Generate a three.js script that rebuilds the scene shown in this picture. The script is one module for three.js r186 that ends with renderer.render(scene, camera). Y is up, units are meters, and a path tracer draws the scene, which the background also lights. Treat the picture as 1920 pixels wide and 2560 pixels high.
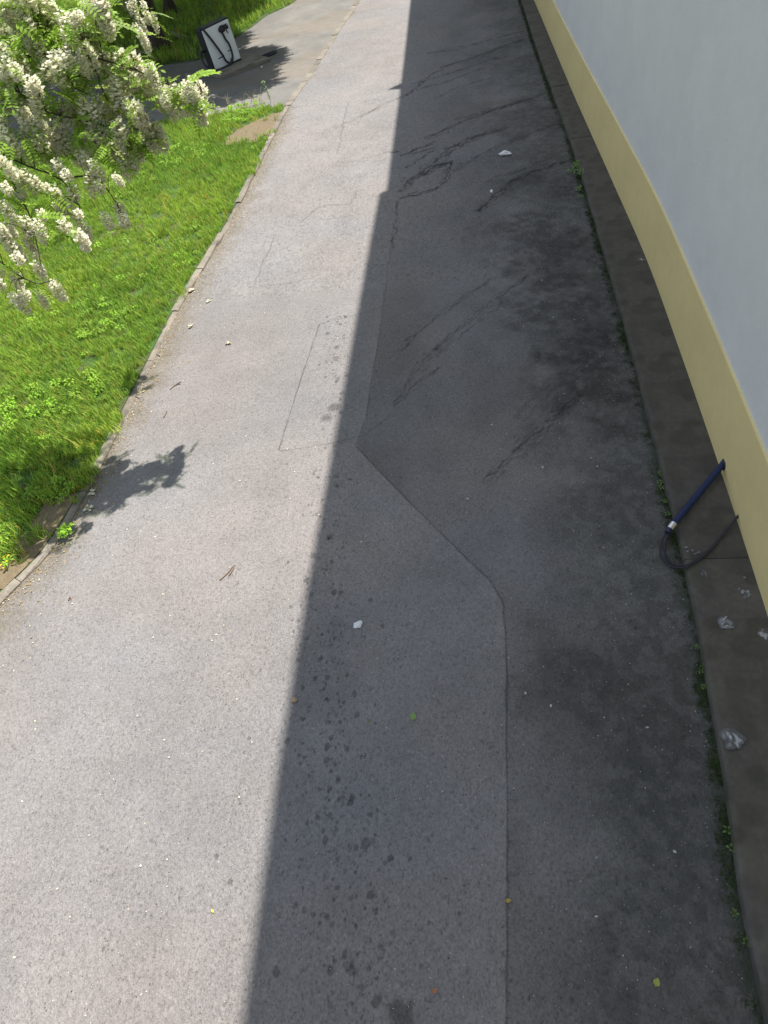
import * as THREE from 'three';
import { mergeGeometries } from 'three/addons/utils/BufferGeometryUtils.js';
import { RoundedBoxGeometry } from 'three/addons/geometries/RoundedBoxGeometry.js';

// ------------------------------------------------------------------ camera, sky, sun, exposure
const scene = new THREE.Scene();
const EYE = 4.5;
// vanishing points of the wall direction and of the vertical, in photo pixels from the image centre
const VPW = [220, -1852], VPN = [300, 1331];
const FOC = Math.sqrt(-(VPW[0] * VPN[0] + VPW[1] * VPN[1]));
const camW = new THREE.Vector3(VPW[0], VPW[1], FOC).normalize();      // world -z in (right, down, forward)
const camD = new THREE.Vector3(VPN[0], VPN[1], FOC).normalize();      // world -y
const camX = new THREE.Vector3().crossVectors(camD, camW);            // world +x
const camera = new THREE.PerspectiveCamera(2 * Math.atan(1280 / FOC) * 180 / Math.PI, 768 / 1024, 0.05, 900);
{
  const toWorld = (a, b, c) => { const q = new THREE.Vector3(a, b, c); return new THREE.Vector3(q.dot(camX), -q.dot(camD), -q.dot(camW)); };
  const m = new THREE.Matrix4().makeBasis(toWorld(1, 0, 0), toWorld(0, -1, 0), toWorld(0, 0, -1));
  camera.quaternion.setFromRotationMatrix(m);
  camera.position.set(0, EYE, 0);
}
const SUN = new THREE.Vector3(0.35, 1, -0.445);
{
  const W = 256, H = 128, d = new Float32Array(W * H * 4);
  const s = SUN.clone().normalize();
  for (let j = 0; j < H; j++) for (let i = 0; i < W; i++) {
    const el = ((j + 0.5) / H - 0.5) * Math.PI, az = ((i + 0.5) / W - 0.5) * 2 * Math.PI;
    const v = new THREE.Vector3(Math.cos(el) * Math.cos(az), Math.sin(el), Math.cos(el) * Math.sin(az));
    const k = Math.pow(1 - Math.max(0, v.y), 2.4);
    const glow = Math.pow(Math.max(0, v.dot(s)), 6) * 0.5;
    const b = v.y < 0 ? 0.5 : 1;
    const o = (j * W + i) * 4;
    d[o] = (0.29 + 0.29 * k + glow) * 0.81 * b; d[o + 1] = (0.35 + 0.27 * k + glow) * 0.81 * b; d[o + 2] = (0.46 + 0.21 * k + glow * 0.9) * 0.81 * b; d[o + 3] = 1;
  }
  const t = new THREE.DataTexture(d, W, H, THREE.RGBAFormat, THREE.FloatType);
  t.mapping = THREE.EquirectangularReflectionMapping; t.magFilter = THREE.LinearFilter; t.needsUpdate = true;
  scene.background = t; scene.environment = t;
}
const sun = new THREE.DirectionalLight(new THREE.Color(1, 0.95, 0.87), 4.6);
sun.position.copy(SUN).multiplyScalar(40).add(new THREE.Vector3(-3, 0, -10)); sun.target.position.set(-3, 0, -10);
sun.castShadow = true; sun.shadow.mapSize.set(4096, 4096);
Object.assign(sun.shadow.camera, { left: -30, right: 30, top: 30, bottom: -30, near: 1, far: 120 });
sun.shadow.radius = 1;
scene.add(sun, sun.target);
const renderer = new THREE.WebGLRenderer({ antialias: true });
renderer.toneMapping = THREE.LinearToneMapping;
renderer.toneMappingExposure = 1.7;
renderer.shadowMap.enabled = true;

// ------------------------------------------------------------------ helpers
let seed = 12345;
const rnd = () => { seed |= 0; seed = seed + 0x6D2B79F5 | 0; let t = Math.imul(seed ^ seed >>> 15, 1 | seed); t = t + Math.imul(t ^ t >>> 7, 61 | t) ^ t; return ((t ^ t >>> 14) >>> 0) / 4294967296; };
const rr = (a, b) => a + (b - a) * rnd();
const V = (x, y, z) => new THREE.Vector3(x, y, z);
const DS = 1920 / 1659;                                  // traced points were read off a 1659 pixel wide view
function ray(px, py) { const q = V(px * DS - 960, py * DS - 1280, FOC); return V(q.dot(camX), -q.dot(camD), -q.dot(camW)); }
function G(px, py, h = 0) { const r = ray(px, py), t = (h - EYE) / r.y; return V(r.x * t, h, r.z * t); }     // where that direction meets height h
function at(px, py, dist) { return ray(px, py).normalize().multiplyScalar(dist).add(V(0, EYE, 0)); }
const hash = (x, y) => { let h = Math.imul(x, 374761393) + Math.imul(y, 668265263) | 0; h = Math.imul(h ^ h >>> 13, 1274126177); return ((h ^ h >>> 16) >>> 0) / 4294967296; };
function vn(x, y) { const xi = Math.floor(x), yi = Math.floor(y); let fx = x - xi, fy = y - yi; fx = fx * fx * (3 - 2 * fx); fy = fy * fy * (3 - 2 * fy); const a = hash(xi, yi), b = hash(xi + 1, yi), c = hash(xi, yi + 1), e = hash(xi + 1, yi + 1); return a + (b - a) * fx + (c - a) * fy + (a - b - c + e) * fx * fy; }
const fbm = (x, y, n = 4) => { let s = 0, a = 0.5, t = 0; for (let i = 0; i < n; i++) { s += a * vn(x, y); t += a; a *= 0.5; x = x * 2.03 + 17.3; y = y * 2.03 + 9.1; } return s / t; };
const sm = (a, b, x) => { const t = Math.min(1, Math.max(0, (x - a) / (b - a))); return t * t * (3 - 2 * t); };
const srgb = (l) => { l = Math.min(1, Math.max(0, l)); return 255 * (l <= 0.0031308 ? 12.92 * l : 1.055 * Math.pow(l, 1 / 2.4) - 0.055); };
const LUT = new Uint8Array(4096); for (let i = 0; i < 4096; i++) LUT[i] = srgb(i / 4095);
const toS = (l) => LUT[Math.min(4095, Math.max(0, l * 4095 | 0))];
function tex(w, h, fn, color = true, repeat) {
  const d = new Uint8Array(w * h * 4);
  for (let j = 0; j < h; j++) for (let i = 0; i < w; i++) { const c = fn(i, j), o = (j * w + i) * 4; if (color) { d[o] = toS(c[0]); d[o + 1] = toS(c[1]); d[o + 2] = toS(c[2]); } else d[o] = d[o + 1] = d[o + 2] = Math.max(0, Math.min(255, c * 255)); d[o + 3] = 255; }
  const t = new THREE.DataTexture(d, w, h); t.magFilter = THREE.LinearFilter; t.minFilter = THREE.LinearMipmapLinearFilter; t.generateMipmaps = true;
  t.wrapS = t.wrapT = THREE.RepeatWrapping; if (color) t.colorSpace = THREE.SRGBColorSpace; if (repeat) t.repeat.set(...repeat); t.needsUpdate = true; return t;
}
// value noise that wraps with period p cells
function vnp(x, y, p) { const xi = Math.floor(x), yi = Math.floor(y); let fx = x - xi, fy = y - yi; fx = fx * fx * (3 - 2 * fx); fy = fy * fy * (3 - 2 * fy); const w = (a) => ((a % p) + p) % p; const a = hash(w(xi), w(yi)), b = hash(w(xi + 1), w(yi)), c = hash(w(xi), w(yi + 1)), e = hash(w(xi + 1), w(yi + 1)); return a + (b - a) * fx + (c - a) * fy + (a - b - c + e) * fx * fy; }
const rgb = (r, g, b) => new THREE.Color().setRGB(r, g, b);
const mat = (c, rough = 0.9, extra = {}) => new THREE.MeshStandardMaterial({ color: c, roughness: rough, side: THREE.DoubleSide, ...extra });
const used = {};
const numbered = (n) => { const k = used[n] = (used[n] ?? -1) + 1; return k ? `${n}_${String(k).padStart(3, '0')}` : n; };
function mesh(name, geo, m, parent) { const o = new THREE.Mesh(geo, m); o.name = parent ? name : numbered(name); o.castShadow = o.receiveShadow = true; (parent || scene).add(o); return o; }
function tag(o, label, category, group) { o.userData.label = label; o.userData.category = category; if (group) o.userData.group = group; return o; }
function thing(name, label, category, p = [0, 0, 0], group) { const o = new THREE.Group(); o.name = numbered(name); o.position.set(...p); scene.add(o); return tag(o, label, category, group); }
function struct(o, label, category = 'ground') { o.userData.kind = 'structure'; if (label) { o.userData.label = label; o.userData.category = category; } return o; }
function tri(pos, uv, idx, col) { const g = new THREE.BufferGeometry(); g.setAttribute('position', new THREE.Float32BufferAttribute(pos, 3)); if (uv) g.setAttribute('uv', new THREE.Float32BufferAttribute(uv, 2)); if (col) g.setAttribute('color', new THREE.Float32BufferAttribute(col, 3)); g.setIndex(idx); g.computeVertexNormals(); return g; }
const bake = (g, p = [0, 0, 0], r = [0, 0, 0], s = [1, 1, 1]) => g.applyMatrix4(new THREE.Matrix4().compose(V(...p), new THREE.Quaternion().setFromEuler(new THREE.Euler(...r)), V(...s)));
const paint = (g, c) => { const n = g.attributes.position.count, a = new Float32Array(n * 3); for (let i = 0; i < n; i++) a.set(c, i * 3); g.setAttribute('color', new THREE.BufferAttribute(a, 3)); return g; };
const merge = (l) => mergeGeometries(l.map((g) => (g.index ? g.toNonIndexed() : g)));
function flat(points, y, holes) {      // a horizontal sheet from [x, z] points, uv in metres
  const sh = new THREE.Shape(points.map(([x, z]) => new THREE.Vector2(x, -z)));
  const g = new THREE.ShapeGeometry(sh); g.rotateX(-Math.PI / 2); g.translate(0, y, 0);
  const p = g.attributes.position, u = g.attributes.uv; for (let i = 0; i < p.count; i++) u.setXY(i, p.getX(i), -p.getZ(i));
  return g;
}
function inside(poly, x, z) { let r = false; for (let i = 0, j = poly.length - 1; i < poly.length; j = i++) { const [a, b] = poly[i], [c, e] = poly[j]; if ((b > z) !== (e > z) && x < (c - a) * (z - b) / (e - b) + a) r = !r; } return r; }
function along(pts, z) { for (let i = 1; i < pts.length; i++) if (z <= pts[i - 1][1] && z >= pts[i][1]) { const t = (z - pts[i - 1][1]) / (pts[i][1] - pts[i - 1][1]); return pts[i - 1][0] + t * (pts[i][0] - pts[i - 1][0]); } return z > pts[0][1] ? pts[0][0] : pts[pts.length - 1][0]; }
const tube = (pts, r, seg = 24, rs = 8) => new THREE.TubeGeometry(new THREE.CatmullRomCurve3(pts), seg, r, rs);
function taper(pts, r0, r1, seg = 20, rs = 7) { const c = new THREE.CatmullRomCurve3(pts), g = new THREE.TubeGeometry(c, seg, 1, rs), p = g.attributes.position; for (let i = 0; i <= seg; i++) { const o = c.getPointAt(i / seg), r = r0 + (r1 - r0) * i / seg; for (let j = 0; j <= rs; j++) { const k = i * (rs + 1) + j; p.setXYZ(k, o.x + (p.getX(k) - o.x) * r, o.y + (p.getY(k) - o.y) * r, o.z + (p.getZ(k) - o.z) * r); } } g.computeVertexNormals(); return g; }

// ------------------------------------------------------------------ lines of the place, from near (+z) to far (-z)
const smoothLine = (pts, step = 0.25) => { const c = new THREE.CatmullRomCurve3(pts.map(([x, z]) => V(x, 0, z))); const n = Math.ceil(c.getLength() / step); return c.getSpacedPoints(n).map((p) => [p.x, p.z]); };
const APRON = smoothLine([[1.30, 10], [1.30, 3], [1.34, 0.6], [1.38, -0.7], [1.45, -1.4], [1.52, -2.35], [1.565, -3.3], [1.59, -4.9], [1.60, -6.6], [1.595, -8.2], [1.56, -11.8], [1.47, -14.4], [1.34, -18.4], [1.23, -23.2], [1.05, -30], [0.8, -42]]);
const WALLX = smoothLine([[1.86, 10], [1.9, 4], [1.96, 0], [2.03, -2.5], [2.065, -4.0], [2.085, -6.1], [2.08, -7.9], [1.99, -10.4], [1.81, -14.9], [1.55, -23], [1.25, -31], [0.85, -42]]);
const KERB = smoothLine([[-5.5, 4], [-5.25, 0.5], [-4.95, -1.8], [-4.66, -2.92], [-4.51, -3.26], [-4.43, -3.7], [-4.41, -4.5], [-4.44, -5.5], [-4.47, -6.6], [-4.5, -7.7], [-4.47, -9], [-4.42, -10.5], [-4.46, -12.9], [-4.51, -16.5]], 0.2);
const FLUSH = smoothLine([[-4.51, -16.6], [-4.43, -18], [-4.3, -21], [-4.07, -26.6], [-3.7, -36]], 0.3);

// ------------------------------------------------------------------ terrain
const soilTex = tex(512, 512, (i, j) => { const n = 0.6 * vnp(i / 8, j / 8, 64) + 0.4 * vnp(i / 2, j / 2, 256), m = vnp(i / 64, j / 64, 8); const b = 0.7 + 0.6 * n; const k = sm(0.35, 0.7, m); return [(0.085 * (1 - k) + 0.045 * k) * b, (0.07 * (1 - k) + 0.085 * k) * b, (0.045 * (1 - k) + 0.02 * k) * b]; }, true, [0.4, 0.4]);
struct(mesh('ground', flat([[-400, 300], [400, 300], [400, -400], [-400, -400]], -0.05), new THREE.MeshStandardMaterial({ map: soilTex, roughness: 1 })));

// ------------------------------------------------------------------ road: marks drawn in metres on the asphalt, seams, cracks, damp streaks, drops
const px = (l) => l.map(([a, b]) => { const p = G(a, b); return [p.x, p.z]; });
const z5 = (l) => px(l.map(([a, b]) => [(480 + a * 0.28933) / DS, (240 + b * 0.28933) / DS]));
const zs = (l) => px(l.map(([a, b]) => [(900 + a * 0.38578) / DS, (b * 0.38578) / DS]));
const z4 = (l) => px(l.map(([a, b]) => [(960 + a * 0.57866) / DS, (640 + b * 0.57866) / DS]));
const zc = (l) => px(l.map(([a, b]) => [(640 + a * 0.38578) / DS, (760 + b * 0.38578) / DS]));
const SEAM = px([[770, 965], [860, 1060], [960, 1160], [1060, 1255], [1088, 1305], [1094, 1400], [1096, 1700], [1097, 1950], [1092, 2212], [1090, 2400]]);
const SEAMR = [...SEAM.slice().reverse(), ...px([[790, 900], [820, 720], [848, 500], [862, 425], [900, 200], [930, 0]])];
const strokes = [];      // points, width in metres, alpha, raggedness
const S = (pts, w, a, rag = 0.01) => strokes.push([pts, w, a, rag]);
S(SEAM, 0.016, 0.5, 0.006);
S(px([[768, 962], [790, 900], [820, 720], [848, 500], [862, 425]]), 0.02, 0.3);
S(px([[690, 700], [640, 850], [602, 972]]), 0.018, 0.5, 0.006);
S(px([[602, 974], [660, 966], [715, 958], [790, 938], [835, 905]]), 0.018, 0.35);
S(px([[692, 700], [770, 680], [850, 655]]), 0.02, 0.3);
for (const [l, w, a] of [
  [[[1360, 40], [1325, 130], [1310, 220]], 0.03, 0.35], [[[1130, 300], [1300, 240], [1420, 180], [1640, 90]], 0.10, 0.22], [[[1330, 240], [1500, 160], [1650, 80]], 0.03, 0.3],
  [[[1310, 220], [1275, 430], [1250, 500]], 0.03, 0.35], [[[820, 500], [960, 490], [1200, 460]], 0.16, 0.12], [[[940, 1095], [1060, 990], [1130, 950], [1370, 930], [1430, 820]], 0.03, 0.4], [[[930, 1130], [1100, 1070], [1350, 1040]], 0.02, 0.25],
  [[[720, 1190], [640, 1380], [580, 1520], [540, 1640]], 0.022, 0.45], [[[560, 1640], [870, 1610], [1130, 1540]], 0.02, 0.25], [[[1180, 600], [1400, 560], [1650, 500]], 0.12, 0.1], [[[1000, 350], [1200, 310], [1310, 260]], 0.3, 0.1]]) S(z5(l), w, a, 0.025);
for (const [l, w, a] of [
  [[[270, 1180], [480, 1085], [600, 1040]], 0.07, 0.5], [[[260, 1285], [480, 1230], [550, 1180], [600, 1050]], 0.05, 0.5], [[[250, 1245], [330, 1165], [560, 1050]], 0.09, 0.45], [[[760, 1370], [860, 1280], [1000, 1170], [1120, 1110], [1360, 1040], [1480, 990]], 0.09, 0.5],
  [[[550, 965], [640, 935], [690, 900], [820, 860]], 0.05, 0.5], [[[270, 1015], [380, 960], [500, 920]], 0.06, 0.45], [[[340, 1000], [420, 975], [490, 950]], 0.05, 0.4], [[[300, 1090], [430, 1000], [500, 960]], 0.05, 0.4], [[[340, 545], [600, 470], [900, 370]], 0.06, 0.35], [[[360, 580], [560, 530], [800, 440]], 0.08, 0.3], [[[440, 345], [640, 320], [800, 270], [1060, 200]], 0.1, 0.32],
  [[[500, 330], [760, 280]], 0.07, 0.35], [[[480, 640], [640, 560], [860, 500]], 0.08, 0.22], [[[300, 620], [480, 470], [540, 450]], 0.05, 0.35], [[[620, 780], [900, 700], [1240, 600]], 0.12, 0.25], [[[150, 990], [250, 985]], 0.04, 0.4], [[[0, 760], [120, 690], [310, 610]], 0.05, 0.3], [[[820, 1180], [960, 1130], [1080, 1090]], 0.05, 0.3], [[[550, 940], [570, 1010], [540, 1180]], 0.03, 0.3], [[[240, 1300], [235, 1480], [200, 1640]], 0.03, 0.35], [[[380, 1120], [620, 960], [760, 890], [960, 820]], 0.14, 0.3], [[[420, 900], [640, 800], [860, 720], [1120, 640]], 0.16, 0.25], [[[520, 440], [720, 380], [940, 300], [1080, 250]], 0.16, 0.25], [[[600, 1120], [780, 1010], [940, 930], [1300, 800]], 0.12, 0.22]]) S(zs(l), w * 1.25, Math.min(0.75, a * 1.7), 0.05);
for (const [l, w, a] of [
  [[[700, 40], [560, 130], [300, 330], [170, 450], [40, 630]], 0.10, 0.22], [[[480, 90], [330, 190], [180, 300], [60, 420]], 0.08, 0.3], [[[860, 600], [780, 650], [640, 770], [500, 910], [430, 980]], 0.13, 0.36], [[[240, 480], [140, 560], [40, 650]], 0.07, 0.35],
  [[[520, 200], [420, 260], [330, 345], [150, 500]], 0.08, 0.25], [[[1100, 240], [980, 330], [700, 560], [560, 700]], 0.16, 0.16], [[[820, 610], [740, 720], [560, 860]], 0.3, 0.12], [[[380, 270], [250, 380], [150, 480]], 0.05, 0.25]]) S(z4(l), w, a, 0.04);
const blobs = [];       // x, z, radius, alpha
const B = (a, b, r, al) => { const p = G(a, b); blobs.push([p.x, p.z, r, al]); };
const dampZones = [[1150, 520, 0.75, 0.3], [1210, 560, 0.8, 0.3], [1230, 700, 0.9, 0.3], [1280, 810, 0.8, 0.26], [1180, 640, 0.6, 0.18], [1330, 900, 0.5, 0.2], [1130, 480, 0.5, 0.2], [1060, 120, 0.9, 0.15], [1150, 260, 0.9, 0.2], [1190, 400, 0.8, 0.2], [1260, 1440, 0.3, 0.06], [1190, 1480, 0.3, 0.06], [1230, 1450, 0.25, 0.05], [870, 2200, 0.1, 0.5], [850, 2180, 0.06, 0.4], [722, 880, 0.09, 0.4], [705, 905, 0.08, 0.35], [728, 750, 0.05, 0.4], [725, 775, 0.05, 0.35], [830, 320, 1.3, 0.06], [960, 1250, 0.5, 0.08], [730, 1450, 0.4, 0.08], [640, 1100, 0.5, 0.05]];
for (let k = 0; k < 900; k++) { const t = Math.pow(rnd(), 1.25), y = 680 + 1560 * t; const cx = y < 1250 ? 735 - (y - 690) * 0.07 : 695 + (y - 1250) * 0.075; const s = (rnd() + rnd() + rnd() - 1.5) * (34 + 100 * t); B(cx + s, y, 0.005 + 0.016 * rnd() * rnd() + (rnd() < 0.04 ? 0.014 : 0), 0.2 + 0.3 * rnd()); }
for (let k = 0; k < 260; k++) B(rr(100, 1500), rr(300, 2212), 0.004 + 0.01 * rnd(), 0.15 + 0.3 * rnd());
for (const [a, b] of [[628, 1311], [630, 1340], [634, 1364], [648, 1393], [800, 1297], [827, 1352], [766, 1500], [708, 1560], [735, 1560], [620, 1600], [770, 1545], [498, 1905], [468, 1850], [538, 1594], [725, 1650], [705, 1643], [800, 1760], [770, 1830], [597, 2100], [765, 2100], [745, 2060], [822, 2045]]) B(a, b, 0.015 + 0.010 * rnd(), 0.4);

const RX0 = -5.7, RX1 = 1.8;
function asphaltMap(z0, z1, gs) {
  const N = 2048, cv = document.createElement('canvas'); cv.width = cv.height = N; const c = cv.getContext('2d');
  const sx = N / (RX1 - RX0), sz = N / (z0 - z1);
  c.fillStyle = '#fff'; c.fillRect(0, 0, N, N); c.setTransform(sx, 0, 0, sz, -RX0 * sx, -z1 * sz); c.lineCap = 'round'; c.lineJoin = 'round';
  c.lineCap = 'butt';
  for (const [pts, w, a, rag] of strokes) {
    // wide marks are bundles of thin broken lines, narrow ones a single worn line
    const wide = w > 0.035, lines = wide ? Math.ceil(w / 0.011) : 1;
    for (let li = 0; li < lines; li++) { const off = wide ? (hash(li, w * 1e3 | 0) + hash(li + 50, 7) - 1) * w * 0.75 : 0, lw = wide ? 0.014 + 0.022 * hash(li, 9) : w;
      for (let i = 1; i < pts.length; i++) { const [xa, za] = pts[i - 1], [xb, zb] = pts[i], L = Math.hypot(xb - xa, zb - za), n = Math.max(1, Math.ceil(L / 0.03)), nx = -(zb - za) / L, nz = (xb - xa) / L;
        for (let k = 0; k < n; k++) { const P = (t) => { const x = xa + (xb - xa) * t, z = za + (zb - za) * t, q = (vn(x * 9 + li * 13, z * 9 + 40) - 0.5) * 2 * rag + off; return [x + nx * q, z + nz * q]; }; const p0 = P(k / n), p1 = P((k + 1.05) / n), m = 0.45 * vn(p0[0] * 4 + li * 31, p0[1] * 4) + 0.55 * vn(p0[0] * 16 + li * 31, p0[1] * 16); const q = wide ? sm(0.4, 0.72, m) * a * 0.85 : (0.55 + 0.45 * m) * a; if (q < 0.02) continue; c.lineWidth = lw * (0.5 + vn(p0[0] * 6 + 90, p0[1] * 6)); c.strokeStyle = `rgba(0,0,0,${q})`; c.beginPath(); c.moveTo(...p0); c.lineTo(...p1); c.stroke(); } } }
  }
  for (const [x, z, r, a] of blobs) { c.fillStyle = `rgba(0,0,0,${a})`; c.beginPath(); for (let k = 0; k < 16; k++) { const f = k / 16 * 6.2832, q = r * (0.55 + 0.8 * vn(x * 90 + Math.cos(f) * 1.3, z * 90 + Math.sin(f) * 1.3)); c.lineTo(x + Math.cos(f) * q, z + Math.sin(f) * q * 1.2); } c.fill(); }
  const im = c.getImageData(0, 0, N, N).data;
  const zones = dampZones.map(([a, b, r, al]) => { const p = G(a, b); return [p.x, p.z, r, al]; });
  let row = -1, seamX = 0, ap = 0, kx = 0;
  return tex(N, N, (i, j) => {
    const x = RX0 + (i + 0.5) / sx, z = z1 + (j + 0.5) / sz;
    if (j !== row) { row = j; seamX = along(SEAMR, z); ap = along(APRON, z); kx = z > -16.5 ? along(KERB, z) : along(FLUSH, z); }
    const big = fbm(x * 0.55 + 3, z * 0.55, 3), mid = fbm(x * 3.1, z * 3.1 + 11, 3), fine = vn(x * 38, z * 38), gr = vn(x * gs, z * gs + 5), g2 = hash(i, j);
    let L = 0.205 * (0.80 + 0.22 * big + 0.22 * mid + 0.10 * (fine - 0.5));
    L *= 0.69 + 0.38 * gr + 0.26 * g2;
    if (g2 > 0.994) L *= 1.2 + 60 * (g2 - 0.994); else if (gr < 0.14) L *= 0.8; const st = vn(x * 61 + 7, z * 61 + 3); if (st > 0.9) L *= 1 + 2.6 * (st - 0.9); else if (st < 0.08) L *= 0.82; const pit = vn(x * 27 + 19, z * 27); if (pit < 0.07) L *= 0.86;
    // later, darker lot past the seam; farther off, shade painted into the asphalt
    const mixZ = sm(-6.0, -10.0, z + 1.6 * (mid - 0.5) + 1.5 * (big - 0.5)), lotShade = (1 - mixZ) * sm(-0.012, 0.012, x - seamX + 0.02 * (fine - 0.5)) + mixZ * 1.2 * sm(-1.9, -0.1, x + 0.9 * (mid - 0.5) + 1.1 * (big - 0.5));
    L *= 1 - 0.17 * lotShade - Math.min(1, lotShade) * 0.16 * sm(0.3, 0.7, fbm(x * 1.7 + 8, z * 1.1, 4));
    // damp algae along the apron plus painted shade of the wall, in blotches
    const da = ap - x, algShade = sm(1.5, 0.1, da + 0.9 * (big - 0.5) + 0.7 * (mid - 0.5)) * (0.55 + 0.45 * sm(0.35, 0.62, fbm(x * 13 + 31, z * 13, 4)));
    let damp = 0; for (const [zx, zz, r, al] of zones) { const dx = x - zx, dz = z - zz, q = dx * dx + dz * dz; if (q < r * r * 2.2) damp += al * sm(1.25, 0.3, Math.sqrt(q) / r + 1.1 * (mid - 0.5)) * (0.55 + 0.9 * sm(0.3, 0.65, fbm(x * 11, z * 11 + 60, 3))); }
    L *= 1 - Math.min(0.5, damp); L *= 1 - 0.46 * algShade;
    const k = im[(j * N + i) * 4] / 255; L *= k;
    let r = L * 1.05, g = L * 0.985, b = L * 0.975;
    const tint = fbm(x * 0.9 + 51, z * 0.9, 3) - 0.5; r *= 1 + 0.10 * tint; b *= 1 - 0.10 * tint;
    r *= 1 - 0.03 * algShade; b *= 1 - 0.06 * algShade;
    const moss = sm(0.11, 0.0, da + 0.10 * (mid - 0.5) + 0.06 * (fine - 0.5)) * sm(0.2, 0.6, fbm(x * 9, z * 9 + 77, 3) + 0.1);
    r += (0.022 - r) * moss * 0.55; g += (0.042 - g) * moss * 0.55; b += (0.012 - b) * moss * 0.55;
    // dust and dry litter lying along the verge kerb
    if (z < 4) { const dk = x - kx, w = z > -16.5 ? 0.5 : 0.12; const du = sm(w, 0.05, dk + 0.35 * (mid - 0.5) + 0.12 * (fine - 0.5)) * (0.45 + 0.55 * vn(x * 16, z * 16)); const dr = [0.165, 0.13, 0.085], q = 0.65 + 0.7 * gr * (0.5 + g2); r += (dr[0] * q - r) * du * 0.9; g += (dr[1] * q - g) * du * 0.75; b += (dr[2] * q - b) * du * 0.75; }
    return [r, g, b];
  });
}
const grainBump = tex(512, 512, (i, j) => 0.5 * vnp(i / 4, j / 4, 128) + 0.3 * vnp(i / 2, j / 2, 256) + 0.2 * hash(i, j), false);
function roadSheet(z0, z1, map) {
  const w = RX1 - RX0, l = z0 - z1, g = new THREE.PlaneGeometry(w, l); g.rotateX(-Math.PI / 2); g.translate((RX0 + RX1) / 2, 0, (z0 + z1) / 2);
  const p = g.attributes.position, u = g.attributes.uv; for (let i = 0; i < p.count; i++) u.setXY(i, (p.getX(i) - RX0) / w, (p.getZ(i) - z1) / l);
  const bump = grainBump.clone(); bump.repeat.set(w / 0.8, l / 0.8); bump.needsUpdate = true;
  return [g, new THREE.MeshStandardMaterial({ map, roughness: 0.88, bumpMap: bump, bumpScale: 0.006 })];
}
const road = new THREE.Group(); road.name = 'road'; scene.add(road); struct(road, 'worn grey asphalt road between the grass verge and the building', 'road');
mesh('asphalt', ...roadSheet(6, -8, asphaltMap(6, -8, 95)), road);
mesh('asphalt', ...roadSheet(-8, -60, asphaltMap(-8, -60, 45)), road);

// ------------------------------------------------------------------ side path, lawns, flush kerb
const UP = [[-60, -22.6], [-14, -22.4], [-10.35, -22.33], [-8.9, -22.3], [-8.38, -22.27], [-7.78, -24.64], [-7.61, -25.35], [-7.37, -26.9], [-6.82, -27.9], [-6.4, -29.5], [-6.0, -36], [-5.9, -60]];
const flushPts = FLUSH.map(([x, z]) => [x - 0.06, z]);
const pathPoly = [[-60, -16.2], [-9.8, -16.3], [-8, -16.6], [-6.2, -16.74], ...flushPts, [-3.4, -60], ...UP.slice().reverse()];
const pathTex = tex(1024, 1024, (i, j) => { const u = i / 1024, v = j / 1024, n = 0.5 * vnp(u * 8, v * 8, 8) + 0.3 * vnp(u * 32, v * 32, 32) + 0.2 * vnp(u * 128, v * 128, 128), g = hash(i, j); const L = 0.19 * (0.62 + 0.5 * n + 0.22 * g); const d = sm(0.5, 0.75, vnp(u * 5 + 2, v * 5, 5)); return [L * (1.05 + 0.06 * d), L * (1.0 - 0.01 * d), L * (0.94 - 0.08 * d)]; }, true, [0.22, 0.22]);
struct(mesh('path', flat(pathPoly, 0.005), new THREE.MeshStandardMaterial({ map: pathTex, roughness: 0.95, bumpMap: (() => { const b = grainBump.clone(); b.repeat.set(0.8, 0.8); b.needsUpdate = true; return b; })(), bumpScale: 0.006 })), 'grey brown side path branching off the road', 'path');
const lawnTex = tex(1024, 1024, (i, j) => { const u = i / 1024, v = j / 1024, n = vnp(u * 24, v * 24, 24), f = vnp(u * 150, v * 150, 150), g = hash(i, j); const k = sm(0.25, 0.55, n), b = 0.5 + 0.5 * f + 0.4 * g; return [(0.075 * (1 - k) + 0.05 * k) * b, (0.095 * (1 - k) + 0.11 * k) * b, (0.035 * (1 - k) + 0.016 * k) * b]; }, true, [0.3, 0.3]);
const lawnMat = new THREE.MeshStandardMaterial({ map: lawnTex, roughness: 1 });
const kerbIn = KERB.map(([x, z]) => [x - 0.025, z]);
const kerbGrass = KERB.map(([x, z]) => [x - 0.075 + 0.17 * sm(0.45, 0.75, fbm(x * 2.3, z * 2.3, 3)), z]);
const lawnG = [...kerbGrass, [-6.2, -16.6], [-8, -16.45], [-9.8, -16.15], [-60, -16], [-60, 4]];
const lawnA = [...kerbIn, [-6.2, -16.6], [-8, -16.45], [-9.8, -16.15], [-60, -16], [-60, 4]];
struct(mesh('lawn', flat(lawnA, 0.035), lawnMat), 'bright green grass verge beside the kerb', 'lawn');
const lawnB = [...UP.map(([x, z]) => [x + 0.04, z + 0.04]), [-60, -60]];
struct(mesh('lawn', flat(lawnB, 0.016), lawnMat), 'shaded lawn behind the side path', 'lawn');

const concTex = tex(1024, 1024, (i, j) => { const u = i / 1024, v = j / 1024, n = 0.5 * vnp(u * 10, v * 10, 10) + 0.5 * vnp(u * 60, v * 60, 60), g = hash(i, j), s = sm(0.55, 0.8, vnp(u * 7 + 3, v * 7, 7)); const L = 0.235 * (0.5 + 0.6 * n + 0.3 * g) * (1 - 0.35 * s); return [L * 1.06, L * 0.97, L * 0.84]; }, true, [0.7, 0.7]);
const kerbMats = [0.85, 0.95, 1.05].map((k) => new THREE.MeshStandardMaterial({ map: concTex, color: rgb(k, k * 0.97, k * 0.93), roughness: 0.95, bumpMap: grainBump, bumpScale: 0.004 }));
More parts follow.
